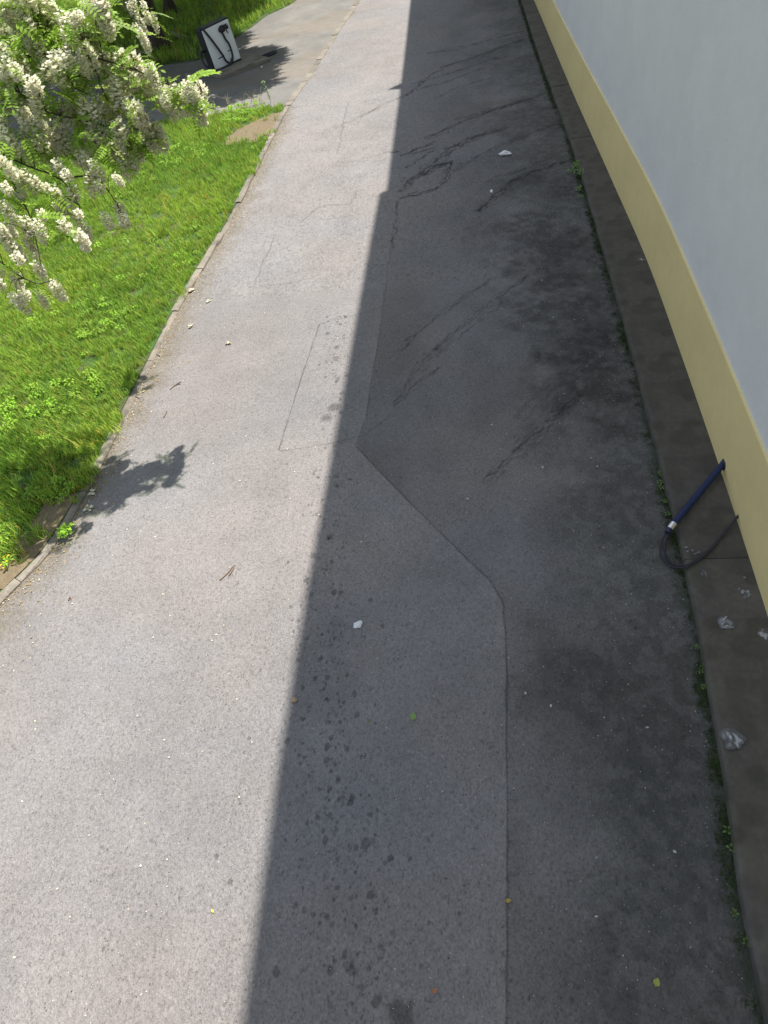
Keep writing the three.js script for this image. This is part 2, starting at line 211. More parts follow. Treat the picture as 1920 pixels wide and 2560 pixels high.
// kerb stones follow their line; each one its own piece
function stones(parent, line, len, w, y0, y1, gap, bevel, name) {
  let acc = 0, start = 0; const cut = [];
  for (let i = 1; i < line.length; i++) { acc += Math.hypot(line[i][0] - line[i - 1][0], line[i][1] - line[i - 1][1]); if (acc > len || i === line.length - 1) { cut.push([start, i]); start = i; acc = 0; } }
  for (const [a, b] of cut) {
    const pos = [], uv = [], idx = [], pr = [[-w / 2, y0], [-w / 2, y1 - bevel], [-w / 2 + bevel, y1], [w / 2 - bevel, y1], [w / 2, y1 - bevel], [w / 2, y0]];
    const sink = rr(-0.022, 0.008), tilt = rr(-0.014, 0.014); const n = b - a;
    for (let i = a; i <= b; i++) { let [x, z] = line[i]; const q = i < line.length - 1 ? line[i + 1] : line[i], p = i ? line[i - 1] : line[i]; let tx = q[0] - p[0], tz = q[1] - p[1]; const L = Math.hypot(tx, tz); tx /= L; tz /= L; if (i === a) { x += tx * gap; z += tz * gap; } if (i === b) { x -= tx * gap; z -= tz * gap; }
      for (const [o, y] of pr) { const wob = (vn(x * 9, z * 9 + o * 50) - 0.5) * 0.026; pos.push(x - tz * (o + tilt + wob), y + (y > y0 ? sink + wob * 0.6 : 0), z + tx * (o + tilt + wob)); uv.push(o + y, z); } }
    for (let i = 0; i < n; i++) for (let k = 0; k < 5; k++) { const v = i * 6 + k; idx.push(v, v + 6, v + 1, v + 1, v + 6, v + 7); }
    for (const e of [0, n * 6]) idx.push(e, e + 1, e + 5, e + 1, e + 4, e + 5, e + 1, e + 2, e + 4, e + 2, e + 3, e + 4);
    const g = tri(pos, uv, idx); mesh(name, g.toNonIndexed(), kerbMats[rnd() * 3 | 0], parent).geometry.computeVertexNormals();
  }
}
const kerb = thing('kerb', 'weathered concrete kerb edging the grass verge', 'kerb');
stones(kerb, KERB, 1.0, 0.11, -0.1, 0.04, 0.004, 0.016, 'kerbstone');
const dropped = thing('kerb', 'flush concrete kerb across the mouth of the side path', 'kerb');
stones(dropped, FLUSH, 1.0, 0.16, -0.1, 0.014, 0.006, 0.004, 'kerbstone');

// ------------------------------------------------------------------ concrete apron along the building
const apron = new THREE.Group(); apron.name = 'pavement'; scene.add(apron); struct(apron, 'narrow brown concrete apron strip along the building wall', 'pavement');
const apTex = tex(1024, 1024, (i, j) => { const u = i / 1024, v = j / 1024, n = 0.5 * vnp(u * 6, v * 6, 6) + 0.5 * vnp(u * 40, v * 40, 40), g = hash(i, j), s = sm(0.45, 0.75, vnp(u * 9 + 3, v * 9, 9)), gr = sm(0.5, 0.8, vnp(u * 4, v * 4 + 2, 4)); const L = 0.092 * (0.66 + 0.45 * n + 0.25 * g) * (1 - 0.22 * s); return [L * 1.12, L * (1.0 + 0.03 * gr), L * (0.88 - 0.05 * gr)]; }, true, [0.9, 0.9]);
const apMats = [0.94, 1, 1.07].map((k) => new THREE.MeshStandardMaterial({ map: apTex, color: rgb(k, k, k), roughness: 0.92, bumpMap: grainBump, bumpScale: 0.004 }));
{
  let z = 8; const cutZ = [8]; while (z > -42) { z -= rr(4.2, 6.5); cutZ.push(z); } cutZ.push(-12.3); cutZ.sort((a, b) => b - a);
  const H = 0.07;
  for (let s = 1; s < cutZ.length; s++) {
    const za = cutZ[s - 1] - 0.003, zb = cutZ[s] + 0.003; if (za - zb < 0.3) continue; const n = Math.max(2, Math.round((za - zb) / 0.2)); const pos = [], uv = [], idx = []; const lift = rr(-0.006, 0.006);
    for (let i = 0; i <= n; i++) { const zz = za + (zb - za) * i / n, e = along(APRON, zz) + (vn(zz * 4, 7) - 0.5) * 0.014, w = along(WALLX, zz) + 0.05; const y = H + lift; for (const [x, yy] of [[e, -0.1], [e, y - 0.02], [e + 0.016, y - 0.004], [e + 0.04, y], [w, y + 0.012]]) { pos.push(x, yy, zz); uv.push(x + yy, zz); } }
    for (let i = 0; i < n; i++) for (let k = 0; k < 4; k++) { const v = i * 5 + k; idx.push(v, v + 1, v + 5, v + 1, v + 6, v + 5); }
    for (const e of [0, n * 5]) idx.push(e, e + 1, e + 4, e + 1, e + 2, e + 4, e + 2, e + 3, e + 4);
    mesh('slab', tri(pos, uv, idx), apMats[rnd() * 3 | 0], apron);
  }
}

// ------------------------------------------------------------------ building: white rendered wall on an ochre plinth, roof slab that casts the shadow over the road
const ROOF = 9.9, PLH = 0.83;
const bld = thing('building', 'long white rendered building with an ochre painted plinth', 'building');
const stucco = tex(512, 512, (i, j) => 0.45 * vnp(i / 3, j / 3, 171) + 0.35 * vnp(i / 8, j / 8, 64) + 0.2 * hash(i, j), false);
const wallTone = tex(1024, 1024, (i, j) => { const u = i / 1024, v = j / 1024, n = 0.5 * vnp(u * 5, v * 5, 5) + 0.3 * vnp(u * 20, v * 20, 20) + 0.2 * vnp(u * 90, v * 90, 90), g = hash(i, j); const L = 0.93 * (0.90 + 0.12 * n + 0.05 * g); return [L * 0.99, L * 0.985, L * 0.98]; }, true, [0.33, 0.33]);
const plTone = tex(1024, 1024, (i, j) => { const u = i / 1024, v = j / 1024, n = 0.5 * vnp(u * 6, v * 6, 6) + 0.3 * vnp(u * 25, v * 25, 25) + 0.2 * vnp(u * 120, v * 120, 120), g = hash(i, j); const L = 0.86 + 0.16 * n + 0.06 * g; return [0.87 * L, 0.71 * L, 0.345 * L]; }, true, [0.5, 0.5]);
function wallStrip(off, y0, y1, ny, topBevel) {
  const pos = [], uv = [], idx = []; let s = 0; const rows = [];
  for (let k = 0; k <= ny; k++) rows.push([off, y0 + (y1 - y0) * k / ny]);
  if (topBevel) { rows[ny] = [off, y1 - topBevel * 0.6]; rows.push([off + topBevel * 0.4, y1 - topBevel * 0.15], [off + topBevel + 0.01, y1]); }
  WALLX.forEach(([x, z], i) => { if (i) s += Math.hypot(x - WALLX[i - 1][0], z - WALLX[i - 1][1]); for (const [o, y] of rows) { pos.push(x + o, y, z); uv.push(s, y); } });
  const R = rows.length; for (let i = 0; i < WALLX.length - 1; i++) for (let k = 0; k < R - 1; k++) { const v = i * R + k; idx.push(v, v + R, v + 1, v + 1, v + R, v + R + 1); }
  return tri(pos, uv, idx);
}
const wallMat = new THREE.MeshStandardMaterial({ map: wallTone, roughness: 0.9, bumpMap: (() => { const b = stucco.clone(); b.repeat.set(2, 2); b.needsUpdate = true; return b; })(), bumpScale: 0.008, side: THREE.DoubleSide });
{
  // body: outline of the wall line closed behind, as thick as the building
  const out = [...WALLX.map(([x, z]) => [x + 0.022, z]), [13, -42], [13, 10]];
  const sh = new THREE.Shape(out.map(([x, z]) => new THREE.Vector2(x, -z))); const g = new THREE.ExtrudeGeometry(sh, { depth: ROOF - 0.02, bevelEnabled: false }); g.rotateX(-Math.PI / 2); g.translate(0, 0.0, 0);
  mesh('wall', g, wallMat, bld);
  mesh('plinth', wallStrip(0, 0.02, PLH, 3, 0.012), new THREE.MeshStandardMaterial({ map: plTone, roughness: 0.85, bumpMap: (() => { const b = stucco.clone(); b.repeat.set(2, 2); b.needsUpdate = true; return b; })(), bumpScale: 0.003, side: THREE.DoubleSide }), bld);
  // roof slab: its edge stands where the sun throws the shadow line seen on the road
  const k = ROOF + 0.18, up = ([x, z]) => [x + SUN.x * k, z + SUN.z * k];
  const edge = [...px([[505, 2300], [520, 2212], [600, 1650], [665, 1250], [740, 850], [792, 560], [819, 419]]), ...px([[868, 411], [888, 190]]), ...px([[893, 170], [924, 0]])].map(up);
  const last = edge[edge.length - 1], first = edge[0];
  const o2 = [[first[0] + 0.1, 12], ...edge, [last[0] - 0.35, -43], [13.2, -43], [13.2, 12]];
  const s2 = new THREE.Shape(o2.map(([x, z]) => new THREE.Vector2(x, -z))); const g2 = new THREE.ExtrudeGeometry(s2, { depth: 0.18, bevelEnabled: false }); g2.rotateX(-Math.PI / 2); g2.translate(0, ROOF, 0);
  const roof = mesh('roof', g2, mat(rgb(0.42, 0.42, 0.41), 0.8), bld);
  const t = px([[838, 193.5], [891, 168], [900, 178], [884, 190.5]]).map(up); const s3 = new THREE.Shape(t.map(([x, z]) => new THREE.Vector2(x, -z))); const g3 = new THREE.ExtrudeGeometry(s3, { depth: 0.04, bevelEnabled: false }); g3.rotateX(-Math.PI / 2); g3.translate(0, ROOF + 0.12, 0);
  mesh('spike_caster', bake(g3, [0, 0.065, 0]), mat(rgb(0.35, 0.36, 0.37), 0.5, { metalness: 0.6 }), roof);  // unseen plate, added and outlined to cast the spike on the shadow edge
}

// ------------------------------------------------------------------ grass blades
function bladeTuft(n, h0, h1, spread, wid, lean) {
  const pos = [], col = [], idx = [];
  for (let k = 0; k < n; k++) { const a = rnd() * 6.283, r = spread * Math.sqrt(rnd()), x = Math.cos(a) * r, z = Math.sin(a) * r, f = rnd() * 6.283, h = rr(h0, h1), l = lean * rr(0.3, 1.2) * h, dx = Math.cos(f), dz = Math.sin(f), w = wid * rr(0.7, 1.3), v = pos.length / 3, t = rr(0.8, 1.2), yel = rnd() < 0.12 ? 1.5 : 1;
    pos.push(x - dz * w, 0, z + dx * w, x + dz * w, 0, z - dx * w, x + dx * l * 0.4 - dz * w * 0.8, h * 0.6, z + dz * l * 0.4 + dx * w * 0.8, x + dx * l * 0.4 + dz * w * 0.8, h * 0.6, z + dz * l * 0.4 - dx * w * 0.8, x + dx * l, h, z + dz * l);
    for (let q = 0; q < 5; q++) col.push(t * yel, t, t);
    idx.push(v, v + 1, v + 2, v + 1, v + 3, v + 2, v + 2, v + 3, v + 4); }
  return tri(pos, null, idx, col);
}
const grassMat = new THREE.MeshPhysicalMaterial({ color: rgb(0.30, 0.50, 0.07), roughness: 0.75, transmission: 0.45, thickness: 0, vertexColors: true, side: THREE.DoubleSide, specularIntensity: 0.3 });
const tufts = [bladeTuft(12, 0.04, 0.10, 0.06, 0.0035, 0.7), bladeTuft(10, 0.05, 0.13, 0.05, 0.004, 0.6), bladeTuft(14, 0.03, 0.08, 0.08, 0.0035, 0.9), bladeTuft(9, 0.12, 0.22, 0.04, 0.005, 0.75)];
const M4 = new THREE.Matrix4(), QQ = new THREE.Quaternion(), EE = new THREE.Euler();
const bare = [[600, 262, 0.45], [570, 282, 0.5], [535, 300, 0.4], [70, 1190, 0.2], [140, 1105, 0.25], [110, 1135, 0.2], [60, 1040, 0.13], [200, 790, 0.13], [30, 1240, 0.2], [340, 470, 0.16], [300, 640, 0.12], [420, 520, 0.14], [175, 1010, 0.12]].map(([a, b, r]) => { const p = G(a, b); return [p.x, p.z, r]; });
function lawnFill(name, poly, box, density, label, y, far) {
  const lists = [[], [], [], []];
  const area = (box[1] - box[0]) * (box[3] - box[2]), n = area * density | 0;
  for (let k = 0; k < n; k++) {
    const x = rr(box[0], box[1]), z = rr(box[2], box[3]); if (!inside(poly, x, z)) continue;
    const d = Math.hypot(x, z, EYE); if (rnd() > Math.min(1, Math.pow(9 / d, 1.1))) continue;
    let ok = true; for (const [bx, bz, r] of bare) if (Math.hypot((x - bx) * (bz < -12 ? 0.7 : 1), z - bz) < r * (0.5 + vn(x * 5, z * 5)) && rnd() < 0.93) ok = false;
    const thin = fbm(x * 1.3 + 7, z * 1.3, 3); if (thin < 0.30 && rnd() < 0.6) ok = false; if (!ok) continue;
    const s = rr(0.75, 1.25) * (0.75 + 0.6 * fbm(x * 0.8, z * 0.8 + 20, 2)) * (far ? 1.25 : 1) * Math.max(1, Math.sqrt(d / 12));
    lists[rnd() < 0.035 ? 3 : rnd() * 3 | 0].push([x, z, s, thin]);
  }
  const parts = lists.map((l, i) => { const m = new THREE.InstancedMesh(tufts[i], grassMat, l.length); const c = new THREE.Color();
    l.forEach(([x, z, s, t], k) => { EE.set(rr(-0.2, 0.2), rnd() * 6.283, rr(-0.2, 0.2)); M4.compose(V(x, y, z), QQ.setFromEuler(EE), V(s, s, s)); m.setMatrixAt(k, M4); const v = fbm(x * 0.7, z * 0.7 + 3, 3); { const w = rr(0.7, 1.25), dry = rnd() < 0.05 ? 1.5 : 1; c.setRGB((0.7 + 0.75 * v) * w * dry, (0.8 + 0.4 * v) * w, (0.8 + 0.5 * v) * w * dry); }; m.setColorAt(k, c); });
    m.castShadow = m.receiveShadow = true; m.name = numbered(name); m.userData = { kind: 'stuff', label, category: 'grass' }; scene.add(m); return m; });
  return parts;
}
lawnFill('grass', lawnG, [-17, -4.3, -16.8, -1.5], 520, 'lush short green grass covering the verge beside the kerb', 0.03);
lawnFill('grass', lawnB, [-30, -5.8, -46, -22], 110, 'dark green grass under the trees behind the side path', 0.03, true);

// bare trodden soil where the grass has worn away
{
  const soil = tex(256, 256, (i, j) => { const n = 0.5 * vnp(i / 16, j / 16, 16) + 0.5 * vnp(i / 4, j / 4, 64), g = hash(i, j), L = 0.6 + 0.5 * n + 0.3 * g; return [0.20 * L, 0.155 * L, 0.095 * L]; }, true, [2, 2]);
  const sm2 = new THREE.MeshStandardMaterial({ map: soil, roughness: 1, bumpMap: grainBump, bumpScale: 0.01 });
  bare.forEach(([bx, bz, r], i) => { if (r < 0.18) return; const pts = []; for (let k = 0; k < 30; k++) { const f = k / 30 * 6.2832, q = r * (0.7 + 0.75 * vn(Math.cos(f) * 1.6 + i * 9, Math.sin(f) * 1.6)); let x = bx + Math.cos(f) * q * (bz < -12 ? 1.4 : 1); const z = bz + Math.sin(f) * q; x = Math.min(x, along(KERB, z) - 0.03); pts.push([x, z]); } struct(mesh('bare_soil', flat(pts, 0.039 + i * 0.0007), sm2), 'dry brown soil patch worn in the grass verge', 'soil'); });
}
// broad-leaved ground cover between the grass
function rosette(n, len, wid, rise) { const pos = [], idx = [], col = []; for (let k = 0; k < n; k++) { const f = k / n * 6.283 + rr(-0.3, 0.3), dx = Math.cos(f), dz = Math.sin(f), L = len * rr(0.6, 1.1), w = wid * rr(0.7, 1.2), v = pos.length / 3, c = rr(0.85, 1.2);
  for (const [t, ww, h] of [[0.15, 0.1, 0.3], [0.45, 0.8, 0.9], [0.7, 1, 1], [1, 0.05, 0.75]]) { pos.push(dx * L * t - dz * w * ww, rise * h, dz * L * t + dx * w * ww, dx * L * t + dz * w * ww, rise * h, dz * L * t - dx * w * ww); col.push(c, c, c, c, c, c); }
  for (let q = 0; q < 3; q++) { const a = v + q * 2; idx.push(a, a + 1, a + 2, a + 1, a + 3, a + 2); } } return tri(pos, null, idx, col); }
const leafyMat = new THREE.MeshPhysicalMaterial({ color: rgb(0.27, 0.46, 0.05), roughness: 0.7, transmission: 0.4, thickness: 0, vertexColors: true, side: THREE.DoubleSide, specularIntensity: 0.3 });
{
  const ros = rosette(7, 0.075, 0.013, 0.08), list = [];
  for (let k = 0; k < 9000; k++) { const x = rr(-11, -4.5), z = rr(-16.6, -2); if (!inside(lawnA, x, z)) continue; const c = fbm(x * 0.9 + 40, z * 0.9, 3); if (c < 0.5) continue; if (rnd() > (c - 0.5) * 0.8) continue; list.push([x, z]); }
  for (const [a, b, r, n] of [[530, 245, 0.55, 60], [520, 260, 0.4, 40], [400, 340, 0.6, 60], [150, 860, 0.5, 30], [40, 890, 0.5, 40], [230, 700, 0.5, 40], [120, 1075, 0.25, 20], [150, 1158, 0.06, 10]]) { const p = G(a, b); for (let k = 0; k < n; k++) { const f = rnd() * 6.28, q = r * Math.sqrt(rnd()); list.push([p.x + Math.cos(f) * q, p.z + Math.sin(f) * q]); } }
  const m = new THREE.InstancedMesh(ros, leafyMat, list.length), c = new THREE.Color(); list.forEach(([x, z], k) => { const s = rr(0.6, 1.3); EE.set(rr(-0.15, 0.15), rnd() * 6.28, rr(-0.15, 0.15)); M4.compose(V(x, 0.03, z), QQ.setFromEuler(EE), V(s, s, s)); m.setMatrixAt(k, M4); const v = rr(0.75, 1.25); c.setRGB(v, v * rr(0.9, 1.1), v * 0.9); m.setColorAt(k, c); });
  m.name = 'clover_patch'; m.castShadow = m.receiveShadow = true; m.userData = { kind: 'stuff', label: 'low broad leaved plants growing through the grass verge', category: 'ground cover' }; scene.add(m);
}

// moss and seedlings in the joint at the foot of the apron
{
  const moss = bladeTuft(9, 0.005, 0.014, 0.02, 0.003, 1.3), list = [];
  for (let k = 0; k < 3400; k++) { const z = rr(-28, 1); const c = fbm(z * 1.6, 5, 3); if (rnd() > sm(0.25, 0.6, c) * 0.9 + 0.12) continue; list.push([along(APRON, z) - Math.abs(rnd() + rnd() - 1) * 0.09, z]); }
  const m = new THREE.InstancedMesh(moss, new THREE.MeshStandardMaterial({ color: rgb(0.045, 0.07, 0.02), roughness: 1, vertexColors: true, side: THREE.DoubleSide }), list.length), c = new THREE.Color();
  list.forEach(([x, z], k) => { const s = rr(0.6, 1.5); EE.set(0, rnd() * 6.28, 0); M4.compose(V(x, 0, z), QQ.setFromEuler(EE), V(s, s * 0.9, s)); m.setMatrixAt(k, M4); const v = rr(0.5, 1.3); c.setRGB(v, v, v * 0.8); m.setColorAt(k, c); });
  m.name = 'moss'; m.castShadow = m.receiveShadow = true; m.userData = { kind: 'stuff', label: 'dark green moss lining the foot of the concrete apron', category: 'moss' }; scene.add(m);
}
const weedMat = new THREE.MeshPhysicalMaterial({ color: rgb(0.13, 0.22, 0.05), roughness: 0.7, transmission: 0.25, thickness: 0, vertexColors: true, side: THREE.DoubleSide });
function weed(a, b, s, label, n = 1, spread = 0.05) {
  const p = G(a, b); const t = thing('weed', label, 'weed', [p.x, 0, p.z], 'weeds in the apron joint');
  for (let k = 0; k < n; k++) { const o = mesh('leaf_rosette', rosette(6, 0.045 * s, 0.009 * s, 0.035 * s), weedMat, t); o.position.set(rr(-spread, spread) * 0.6, 0.001, (k / Math.max(1, n - 1) - 0.5) * spread * 4 + rr(-spread, spread)); o.rotation.y = rnd() * 6; const st = mesh('stem', taper([V(0, 0, 0), V(0.002, 0.02 * s, 0), V(0, 0.04 * s, 0.002)], 0.003 * s, 0.002 * s, 4, 5), weedMat, o); paint(st.geometry, [0.9, 1, 0.8]); }
  return t;
}
weed(1243, 372, 2.0, 'bushy bright green weed tuft at the apron edge', 7, 0.12);
weed(1256, 415, 1.3, 'smaller weed tuft trailing behind the bushy one at the apron edge', 4, 0.1);
weed(1426, 1040, 0.9, 'little weed in the apron joint close to the blue hose', 3, 0.03);
weed(1440, 1098, 0.8, 'little weed in the apron joint beside the metal hose clamp', 2, 0.03);
weed(1508, 1415, 0.7, 'sparse little weed in the apron joint level with the larger droppings', 2, 0.04);
weed(1570, 1812, 0.9, 'pale green seedling in the bare stretch of apron joint', 2, 0.03);
weed(1595, 2000, 0.7, 'small low weed at the mossiest stretch of the apron joint', 2, 0.04);
weed(1515, 1470, 0.6, 'tiny curled weed in the apron joint beside the droppings', 2, 0.03);

// tall weed at the tip of the verge
{
  const p = G(586, 226); const t = thing('tall_weed', 'tall single weed with a leafy green top at the corner of the verge', 'weed', [p.x, 0.03, p.z]);
  const top = V(-0.05, 0.42, 0.03); const st = mesh('stem', taper([V(0, 0, 0), V(-0.01, 0.2, 0.01), top], 0.006, 0.003, 10, 6), weedMat, t); paint(st.geometry, [0.9, 1, 0.8]);
  for (let k = 0; k < 26; k++) { const y = 0.05 + 0.36 * k / 26, q = y / 0.42; const l = mesh('leaf', rosette(1, rr(0.07, 0.12) * (q > 0.8 ? 0.8 : 1), 0.011 + 0.006 * q, 0.02), weedMat, t); l.position.set(-0.05 * q * q, y, 0.03 * q); l.rotation.set(rr(-0.4, 0.4), k * 2.4, rr(0.1, 0.5)); }
  const c = mesh('leafy_top', merge([rosette(8, 0.075, 0.018, 0.03), bake(rosette(7, 0.055, 0.015, 0.035), [0, 0.02, 0], [0, 0.5, 0])]), weedMat, t); c.position.copy(top);
}
const strawMat = mat(rgb(0.42, 0.38, 0.2), 0.9);
[[497, 236], [530, 232], [548, 228], [566, 224], [440, 252], [470, 243]].forEach(([a, b], i) => { const p = G(a, b); const t = thing('dry_grass', 'thin dry grass stalks leaning over the edge of the side path', 'grass', [p.x, 0.03, p.z], 'dry stalks along the path edge'); for (let k = 0; k < 6; k++) { const f = rnd() * 6.28, h = rr(0.15, 0.34); mesh('stalk', taper([V(rr(-.1, .1), 0, rr(-.05, .05)), V(Math.cos(f) * 0.04, h * 0.6, Math.sin(f) * 0.04), V(Math.cos(f) * 0.16, h, Math.sin(f) * 0.16)], 0.004, 0.002, 8, 4), strawMat, t); } });

// ------------------------------------------------------------------ charging station on its slab
const blackMat = mat(rgb(0.018, 0.019, 0.026), 0.45), rubber = mat(rgb(0.022, 0.022, 0.034), 0.5);
{
  const bl = G(465, 151, 0.1), br = G(521, 130, 0.1), mid = bl.clone().add(br).multiplyScalar(0.5), W = bl.distanceTo(br), yaw = Math.atan2(-(br.z - bl.z), br.x - bl.x), HH = 0.98, D = 0.34;
  const slab = mesh('concrete_base', bake(new RoundedBoxGeometry(W + 0.75, 0.1, 1.3, 2, 0.015), [0, 0.051, 0]), kerbMats[2]); tag(slab, 'low grey concrete base slab under the charging cabinet', 'base'); slab.position.set(mid.x, 0.0, mid.z); slab.rotation.y = yaw; slab.translateX(0.15).translateZ(0.1);
  const t = thing('charging_station', 'pale grey charging cabinet with black casing and a looped black cable', 'charger', [mid.x, 0.101, mid.z]); t.rotation.set(0, yaw, 0.085, 'YXZ');
  const inner = t;
  mesh('casing', bake(new RoundedBoxGeometry(W + 0.04, HH + 0.06, D, 3, 0.02), [0, HH / 2 - 0.03, -D / 2]), blackMat, inner);
  mesh('front_panel', bake(new RoundedBoxGeometry(W - 0.02, HH - 0.05, 0.03, 3, 0.008), [0, HH / 2 - 0.005, 0.012]), mat(rgb(0.80, 0.83, 0.85), 0.45), inner);
  mesh('edge_strip', bake(new RoundedBoxGeometry(0.022, HH - 0.06, 0.02, 2, 0.005), [W / 2 - 0.024, HH / 2 - 0.005, 0.034]), mat(rgb(0.8, 0.82, 0.84), 0.4), inner);
  mesh('slot', bake(new RoundedBoxGeometry(0.17, 0.024, 0.012, 2, 0.004), [-0.16, 0.24, 0.03]), blackMat, inner);
  mesh('slot', bake(new RoundedBoxGeometry(0.10, 0.02, 0.012, 2, 0.004), [0.16, 0.30, 0.03]), blackMat, inner);
  const hol = mesh('holster', bake(new THREE.SphereGeometry(0.11, 20, 14), [0, 0, 0], [0, 0, 0.1], [1.05, 0.75, 0.6]), blackMat, inner); hol.position.set(0.15, HH - 0.17, 0.06);
  mesh('connector', bake(new THREE.CylinderGeometry(0.05, 0.062, 0.13, 18), [0, 0, 0], [0, 0, 1.45]), blackMat, hol).position.set(0.1, 0.02, 0.03);
  mesh('status_lamp', bake(new THREE.SphereGeometry(0.018, 12, 8), [0, 0, 0], [0, 0, 0], [1, 1, 0.5]), mat(rgb(0.6, 0.62, 0.65), 0.3), hol).position.set(0.15, 0.05, 0.07);
  mesh('latch', bake(new RoundedBoxGeometry(0.025, 0.1, 0.02, 2, 0.006), [0.29, HH - 0.27, 0.035], [0, 0, 0.15]), blackMat, inner);
  mesh('cable', tube([V(0.12, HH - 0.24, 0.06), V(0.15, HH - 0.42, 0.08), V(0.19, 0.45, 0.09), V(0.17, 0.16, 0.10), V(0.06, 0.03, 0.11), V(-0.06, 0.12, 0.10), V(-0.11, 0.3, 0.09), V(-0.2, 0.55, 0.08), V(-0.31, 0.82, 0.06), V(-0.38, 0.97, 0.02), V(-0.44, 1.0, -0.08)], 0.028, 90, 10), rubber, inner);
  mesh('cable', tube([V(0.14, 0.12, 0.09), V(0.02, 0.032, 0.12), V(-0.25, 0.03, 0.16), V(-0.52, 0.07, 0.14), V(-0.70, 0.25, 0.06), V(-0.68, 0.42, -0.06), V(-0.56, 0.5, -0.14), V(-0.46, 0.48, -0.16)], 0.032, 60, 10), rubber, inner);
  // elongated loop of hose lying on the path beside the slab
  const a = G(541, 135, 0.03), b = G(597, 111, 0.03), dir = b.clone().sub(a).normalize(), nrm = V(-dir.z, 0, dir.x), L = a.distanceTo(b), pts = [];
  for (let k = 0; k < 28; k++) { const f = k / 28 * 6.2832, u = (0.5 - 0.5 * Math.cos(f)) * L, v = Math.sin(f) * 0.10 * (1 - 0.25 * Math.cos(f)); pts.push(V(a.x + dir.x * u + nrm.x * v, 0.034, a.z + dir.z * u + nrm.z * v)); }
  tag(mesh('hose_loop', new THREE.TubeGeometry(new THREE.CatmullRomCurve3(pts, true), 90, 0.028, 8, true), rubber), 'long narrow loop of black hose lying on the side path', 'hose');
  const w = G(566, 147); tag(mesh('pebble', bake(new THREE.IcosahedronGeometry(0.028, 2), [0, 0, 0], [0, 0.4, 0], [1.2, 0.8, 1]), mat(rgb(0.7, 0.7, 0.68), 0.8)), 'white pebble on the path next to the charger slab', 'pebble').position.set(w.x, 0.026, w.z);
}

// ------------------------------------------------------------------ blue hose and cable loop at the foot of the wall
{
  const q = (a, b, h) => G(1400 + a * 0.1563, 950.5 + b * 0.1563, h);
  const t = thing('hose', 'blue ribbed hose with metal clamp and black cables looping back to the plinth', 'hose');
  const c = [q(1110, 230, 0.20), q(985, 395, 0.16), q(800, 620, 0.125), q(600, 860, 0.115), q(440, 1050, 0.11), q(360, 1150, 0.105)];
  const cv = new THREE.CatmullRomCurve3(c); const hose = mesh('hose_body', new THREE.TubeGeometry(cv, 40, 0.024, 12), mat(rgb(0.018, 0.026, 0.09), 0.65), t);
  const ribs = []; for (let k = 0; k < 60; k++) { const u = (k + 0.5) / 60, p = cv.getPointAt(u), d = cv.getTangentAt(u), g = new THREE.TorusGeometry(0.0242, 0.0042, 6, 14); g.applyMatrix4(new THREE.Matrix4().compose(p, new THREE.Quaternion().setFromUnitVectors(V(0, 0, 1), d), V(1, 1, 1))); ribs.push(g); }
  mesh('ribs', merge(ribs), mat(rgb(0.02, 0.038, 0.115), 0.65), hose);
  const e = q(360, 1150, 0.105), f = q(295, 1235, 0.09), d = f.clone().sub(e).normalize();
  const cl = mesh('clamp', new THREE.CylinderGeometry(0.031, 0.031, 0.065, 20), mat(rgb(0.72, 0.73, 0.75), 0.22, { metalness: 1 }), t); cl.position.copy(e.clone().add(f).multiplyScalar(0.5)); cl.quaternion.setFromUnitVectors(V(0, 1, 0), d);
  const en = mesh('end_cap', new THREE.CylinderGeometry(0.024, 0.03, 0.05, 16), mat(rgb(0.02, 0.025, 0.06), 0.5), t); en.position.copy(f.clone().addScaledVector(d, 0.012)); en.quaternion.setFromUnitVectors(V(0, 1, 0), d);
  const wp = cv.getPointAt(0.12), col = mesh('outlet_collar', new THREE.TorusGeometry(0.034, 0.009, 8, 24), blackMat, t); col.position.set(along(WALLX, wp.z) - 0.004, wp.y, wp.z); col.rotation.y = Math.PI / 2;
  for (const s of [-1, 1]) mesh('cable', tube([q(300 + s * 18, 1240 + s * 10, 0.08), q(245 + s * 24, 1330, 0.055), q(200 + s * 30, 1480, 0.02), q(225 + s * 32, 1620, 0.012), q(320 + s * 14, 1725 - s * 12, 0.016), q(430, 1752 - s * 14, 0.05), q(540, 1738 - s * 12, 0.087), q(710, 1640 - s * 12, 0.09), q(890, 1480 - s * 13, 0.092), q(1050, 1280 - s * 12, 0.10), q(1220, 1080 - s * 10, 0.12), q(1300, 990 - s * 10, 0.13)], 0.0075, 80, 8), rubber, t);
}

